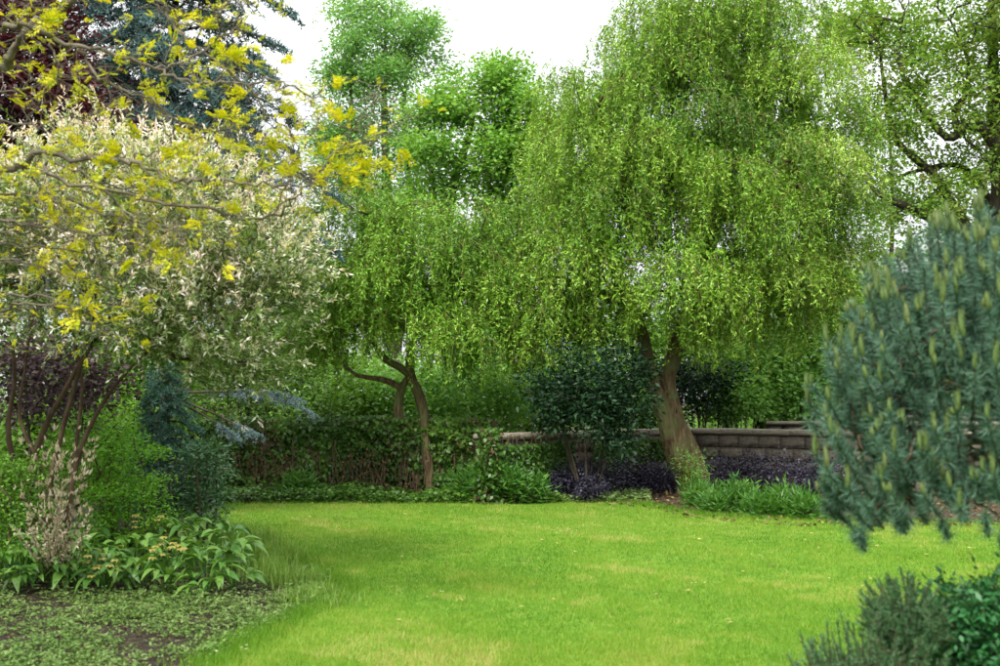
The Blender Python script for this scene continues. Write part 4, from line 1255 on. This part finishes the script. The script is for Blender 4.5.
def spray_mesh(seed):
    """a tuft of young pinnate leaves"""
    rr = np.random.default_rng(seed)
    a = Acc()
    for q in range(rr.integers(3, 6)):
        D = nrm((rr.normal(0, .42, 3) + [1.0, 0, .1])[None])[0]
        l = rr.uniform(.05, .10); k = 7
        s = np.linspace(.2, 1, k)[:, None]
        C = D * l * s - np.array([0, 0, 1.]) * (s ** 2) * l * rr.uniform(-.2, .4)
        sd = nrm(np.cross(D, [0, 0.2, 1.])[None])[0]
        for sg in (-1, 1):
            add_leaves(a, C, sd * sg + D * .7 + rr.normal(0, .2, (k, 3)), np.tile([0, -.2, 1.], (k, 1)) + rr.normal(0, .3, (k, 3)), .024, .0105, np.clip(rr.normal(.5, .22) + rr.normal(0, .12, k), 0, 1))
    return a.mesh('leaf_spray', M['locust'])


SPR = [spray_mesh(520 + i) for i in range(14)]
rl.shuffle(sites)
sites.sort(key=lambda q: rl.random() - (.35 if 1.3 < q[0][2] / 2.4 and (q[0][2] - EYE) / q[0][1] < .24 else 0))
for p, D in sites[:300]:
    o = obj('leaf_spray', SPR[rl.integers(14)], t, tuple(p - np.array(t.location)))
    o.rotation_euler = (rl.normal(0, .4), -math.asin(np.clip(D[2], -1, 1)) * .6 + rl.normal(0, .3), math.atan2(D[1], D[0]) + rl.normal(0, .3))
    s = rl.uniform(.9, 1.7); o.scale = (s, s, s)
a = Acc()
for p, D in sites[300:300 + int(.5 * max(0, len(sites) - 300))]:                                # smaller young tufts
    for q in range(2):
        k = 7
        d = nrm((D + rl.normal(0, .6, 3))[None])[0]
        C = p + d * np.linspace(.01, .06, k)[:, None]
        sd = nrm(np.cross(d, [0, .2, 1.])[None])[0]
        for sg in (-1, 1):
            add_leaves(a, C, sd * sg + d * .7 + rl.normal(0, .2, (k, 3)), np.tile([0, -.2, 1.], (k, 1)) + rl.normal(0, .3, (k, 3)), .02, .009, np.clip(rl.normal(.5, .25) + rl.normal(0, .12, k), 0, 1))
if a.n: part('young_leaves', a, M['locust'], t, kind='stuff')

# ------------------------------------------------------------------ blue dwarf pine on the right
rp = np.random.default_rng(600)
Y = 5.4
pb = base_at(1075, Y)
t = thing('blue_pine', 'rounded blue green pine with upright pale yellow candles', 'tree', pb)
a, c = Acc(), Acc()
ctr = W(1000, 400, Y)
ax = np.array([.86, .80, .98])                         # half sizes of the crown in metres
add_tube(a, smooth_line(np.array([pb, pb + [.02, .0, .6], ctr + [.25, 0, -.35], ctr + [0, 0, .3]]), 14), np.linspace(.06, .02, 14), 10, .5, .04)
tips, dirs = [], []
while len(tips) < 980:
    d = rdir(1, rp)[0]
    if d[2] < -.68: continue
    if d[1] > .35 and rp.random() < .6: continue
    prof = np.array([1 - .28 * d[2], 1 - .28 * d[2], 1.06]) if d[2] < 0 else (1 - .10 * d[2])
    tips.append(ctr + d * ax * prof * rp.uniform(.55, 1.0)); dirs.append(d)
tips = np.array(tips); dirs = np.array(dirs)
sk = Skeleton([(np.array([ctr + [.28, 0, -.45], ctr + [.12, 0, -.1], ctr + [0, 0, .35]]), [.05, .045, .02])], tips - dirs * .10, .3, .12, .008, .004, .5, .1, rp, -.1)
sk.mesh(a, 5, 8, .5, .03, .03, rp)
CAN = []
for s in range(6):
    rr = np.random.default_rng(620 + s)
    k = Acc()
    Lc = .10
    z = np.linspace(0, Lc, 7)
    add_tube(k, np.stack([.004 * np.sin(z * 40 + s), .004 * np.cos(z * 33 + s), z], 1), np.array([.006, .0095, .012, .012, .0105, .008, .002]), 7, rr.uniform(.2, .8), .06, rr)
    n = 90
    zz = rr.uniform(0, Lc * .96, n); an = rr.uniform(0, 6.28, n)
    P = np.stack([np.cos(an) * .007, np.sin(an) * .007, zz], 1)
    add_needles(k, P, np.stack([np.cos(an) * .45, np.sin(an) * .45, np.ones(n)], 1), .020, .0035, np.clip(rr.normal(.5, .2, n), 0, 1), rr)
    CAN.append(k.mesh('candle', M['candle'], smooth=True))
ncan = 0
for p, d in zip(tips, dirs):
    g = nrm((d * .65 + np.array([0, -.05, .9]) + rp.normal(0, .12, 3))[None])[0]
    l = rp.uniform(.16, .26) * (.55 if d[2] < -.35 else 1)
    s = np.linspace(0, 1, 6)[:, None]
    C = p + g * l * (s - .75) + np.array([0, 0, 1.]) * (s ** 2) * l * .12
    add_tube(a, C, np.linspace(.005, .003, 6), 4)
    n = 190
    u = rp.random(n) ** .8
    q = p + g * l * (u[:, None] - .75) + np.array([0, 0, 1.]) * (u[:, None] ** 2) * l * .12
    ND = rdir(n, rp) * 1.0 + g * .75
    add_needles(c, q, ND, rp.uniform(.045, .078, n), .0046, np.clip(rp.normal(.45, .22, n) + rp.normal(0, .05), 0, 1), rp)
    vis = d[1] < .3 and d[2] > -.5 and np.linalg.norm((p - ctr) / ax) > .78 and (p[0] / p[1] < .47)
    if vis and ncan < 290:
        m = rp.choice([1, 1, 2, 3]) + (d[2] > .4)
        for k in range(m):
            o = obj('candle', CAN[rp.integers(6)], t, tuple(C[-1] - pb + rp.normal(0, .014, 3) * (k > 0)))
            up = nrm((g * .35 + np.array([0, 0, 1.]) + rp.normal(0, .10, 3))[None])[0]
            o.rotation_euler = (math.atan2(-up[1], up[2]) * .6, math.asin(np.clip(up[0], -1, 1)) * .6, 0)
            sz = rp.uniform(.4, 1.15) * (1.0 if k == 0 else .75); o.scale = (sz ** .5, sz ** .5, sz)
            ncan += 1
part('branches', a, M['stem'], t, True)
part('needles', c, M['pine'], t, kind='stuff')

# low shrubs at the bottom right
def needle_shrub(name, label, px, py, Y, rx, ry, rdp, nshoot, mat, seed, L=.16, nl=60, nL=.022):
    rr = np.random.default_rng(seed)
    b = base_at(px, Y)
    t = thing(name, label, 'shrub', b)
    S, O = lobes_points([PL(px, py, Y, rx, ry, rdp)], nshoot, rr, (.4, 1.0), -.4, .2)
    a, c = Acc(), Acc()
    g = nrm(O * .6 + [0, 0, .8] + rr.normal(0, .25, (nshoot, 3)))
    C = np.stack([np.broadcast_to(b, S.shape) + (S - b) * [.35, .35, .2], (S + b) / 2 + (S - b) * [.15, .15, 0], S, S + g * L], 1)
    add_threads(a, C[:, 1:], .0028)
    u = rr.random((nshoot, nl))[..., None]
    P = (S[:, None] + g[:, None] * L * (u * 1.5 - .5)).reshape(-1, 3)
    n = len(P)
    add_needles(c, P, rr.normal(0, .7, (n, 3)) + np.repeat(g, nl, 0), nL * rr.uniform(.7, 1.3, n), .0055, np.clip(rr.normal(.5, .2, n), 0, 1), rr)
    part('stems', a, M['stem'], t); part('foliage', c, M[mat], t, kind='stuff')


needle_shrub('grey_heather', 'grey green needle-leaved low shrub below the blue pine', 872, 728, 4.9, 78, 78, .34, 520, 'heather', 700, nl=80, nL=.028)
needle_shrub('grey_heather', 'wispy dark heather sprig beside the glossy shrub', 905, 640, 5.0, 20, 36, .2, 160, 'heather', 701, nl=110, nL=.028)
shrub('glossy_shrub', 'fresh glossy green shrub beneath the blue pine', 992, 640, 5.1, 62, 68, .32, 260, 45, .05, .02, M['leafy'], M['stem'], 702, rad=.09, extra=[(0, 60, 0, 70, 60, .3)])
grass_clump('grass_tuft', 'loose tuft of long grass beside the grey green low shrub', 815, 700, 260, .09, .42, 703, 'tallgrass', None, .004, .4, .6)
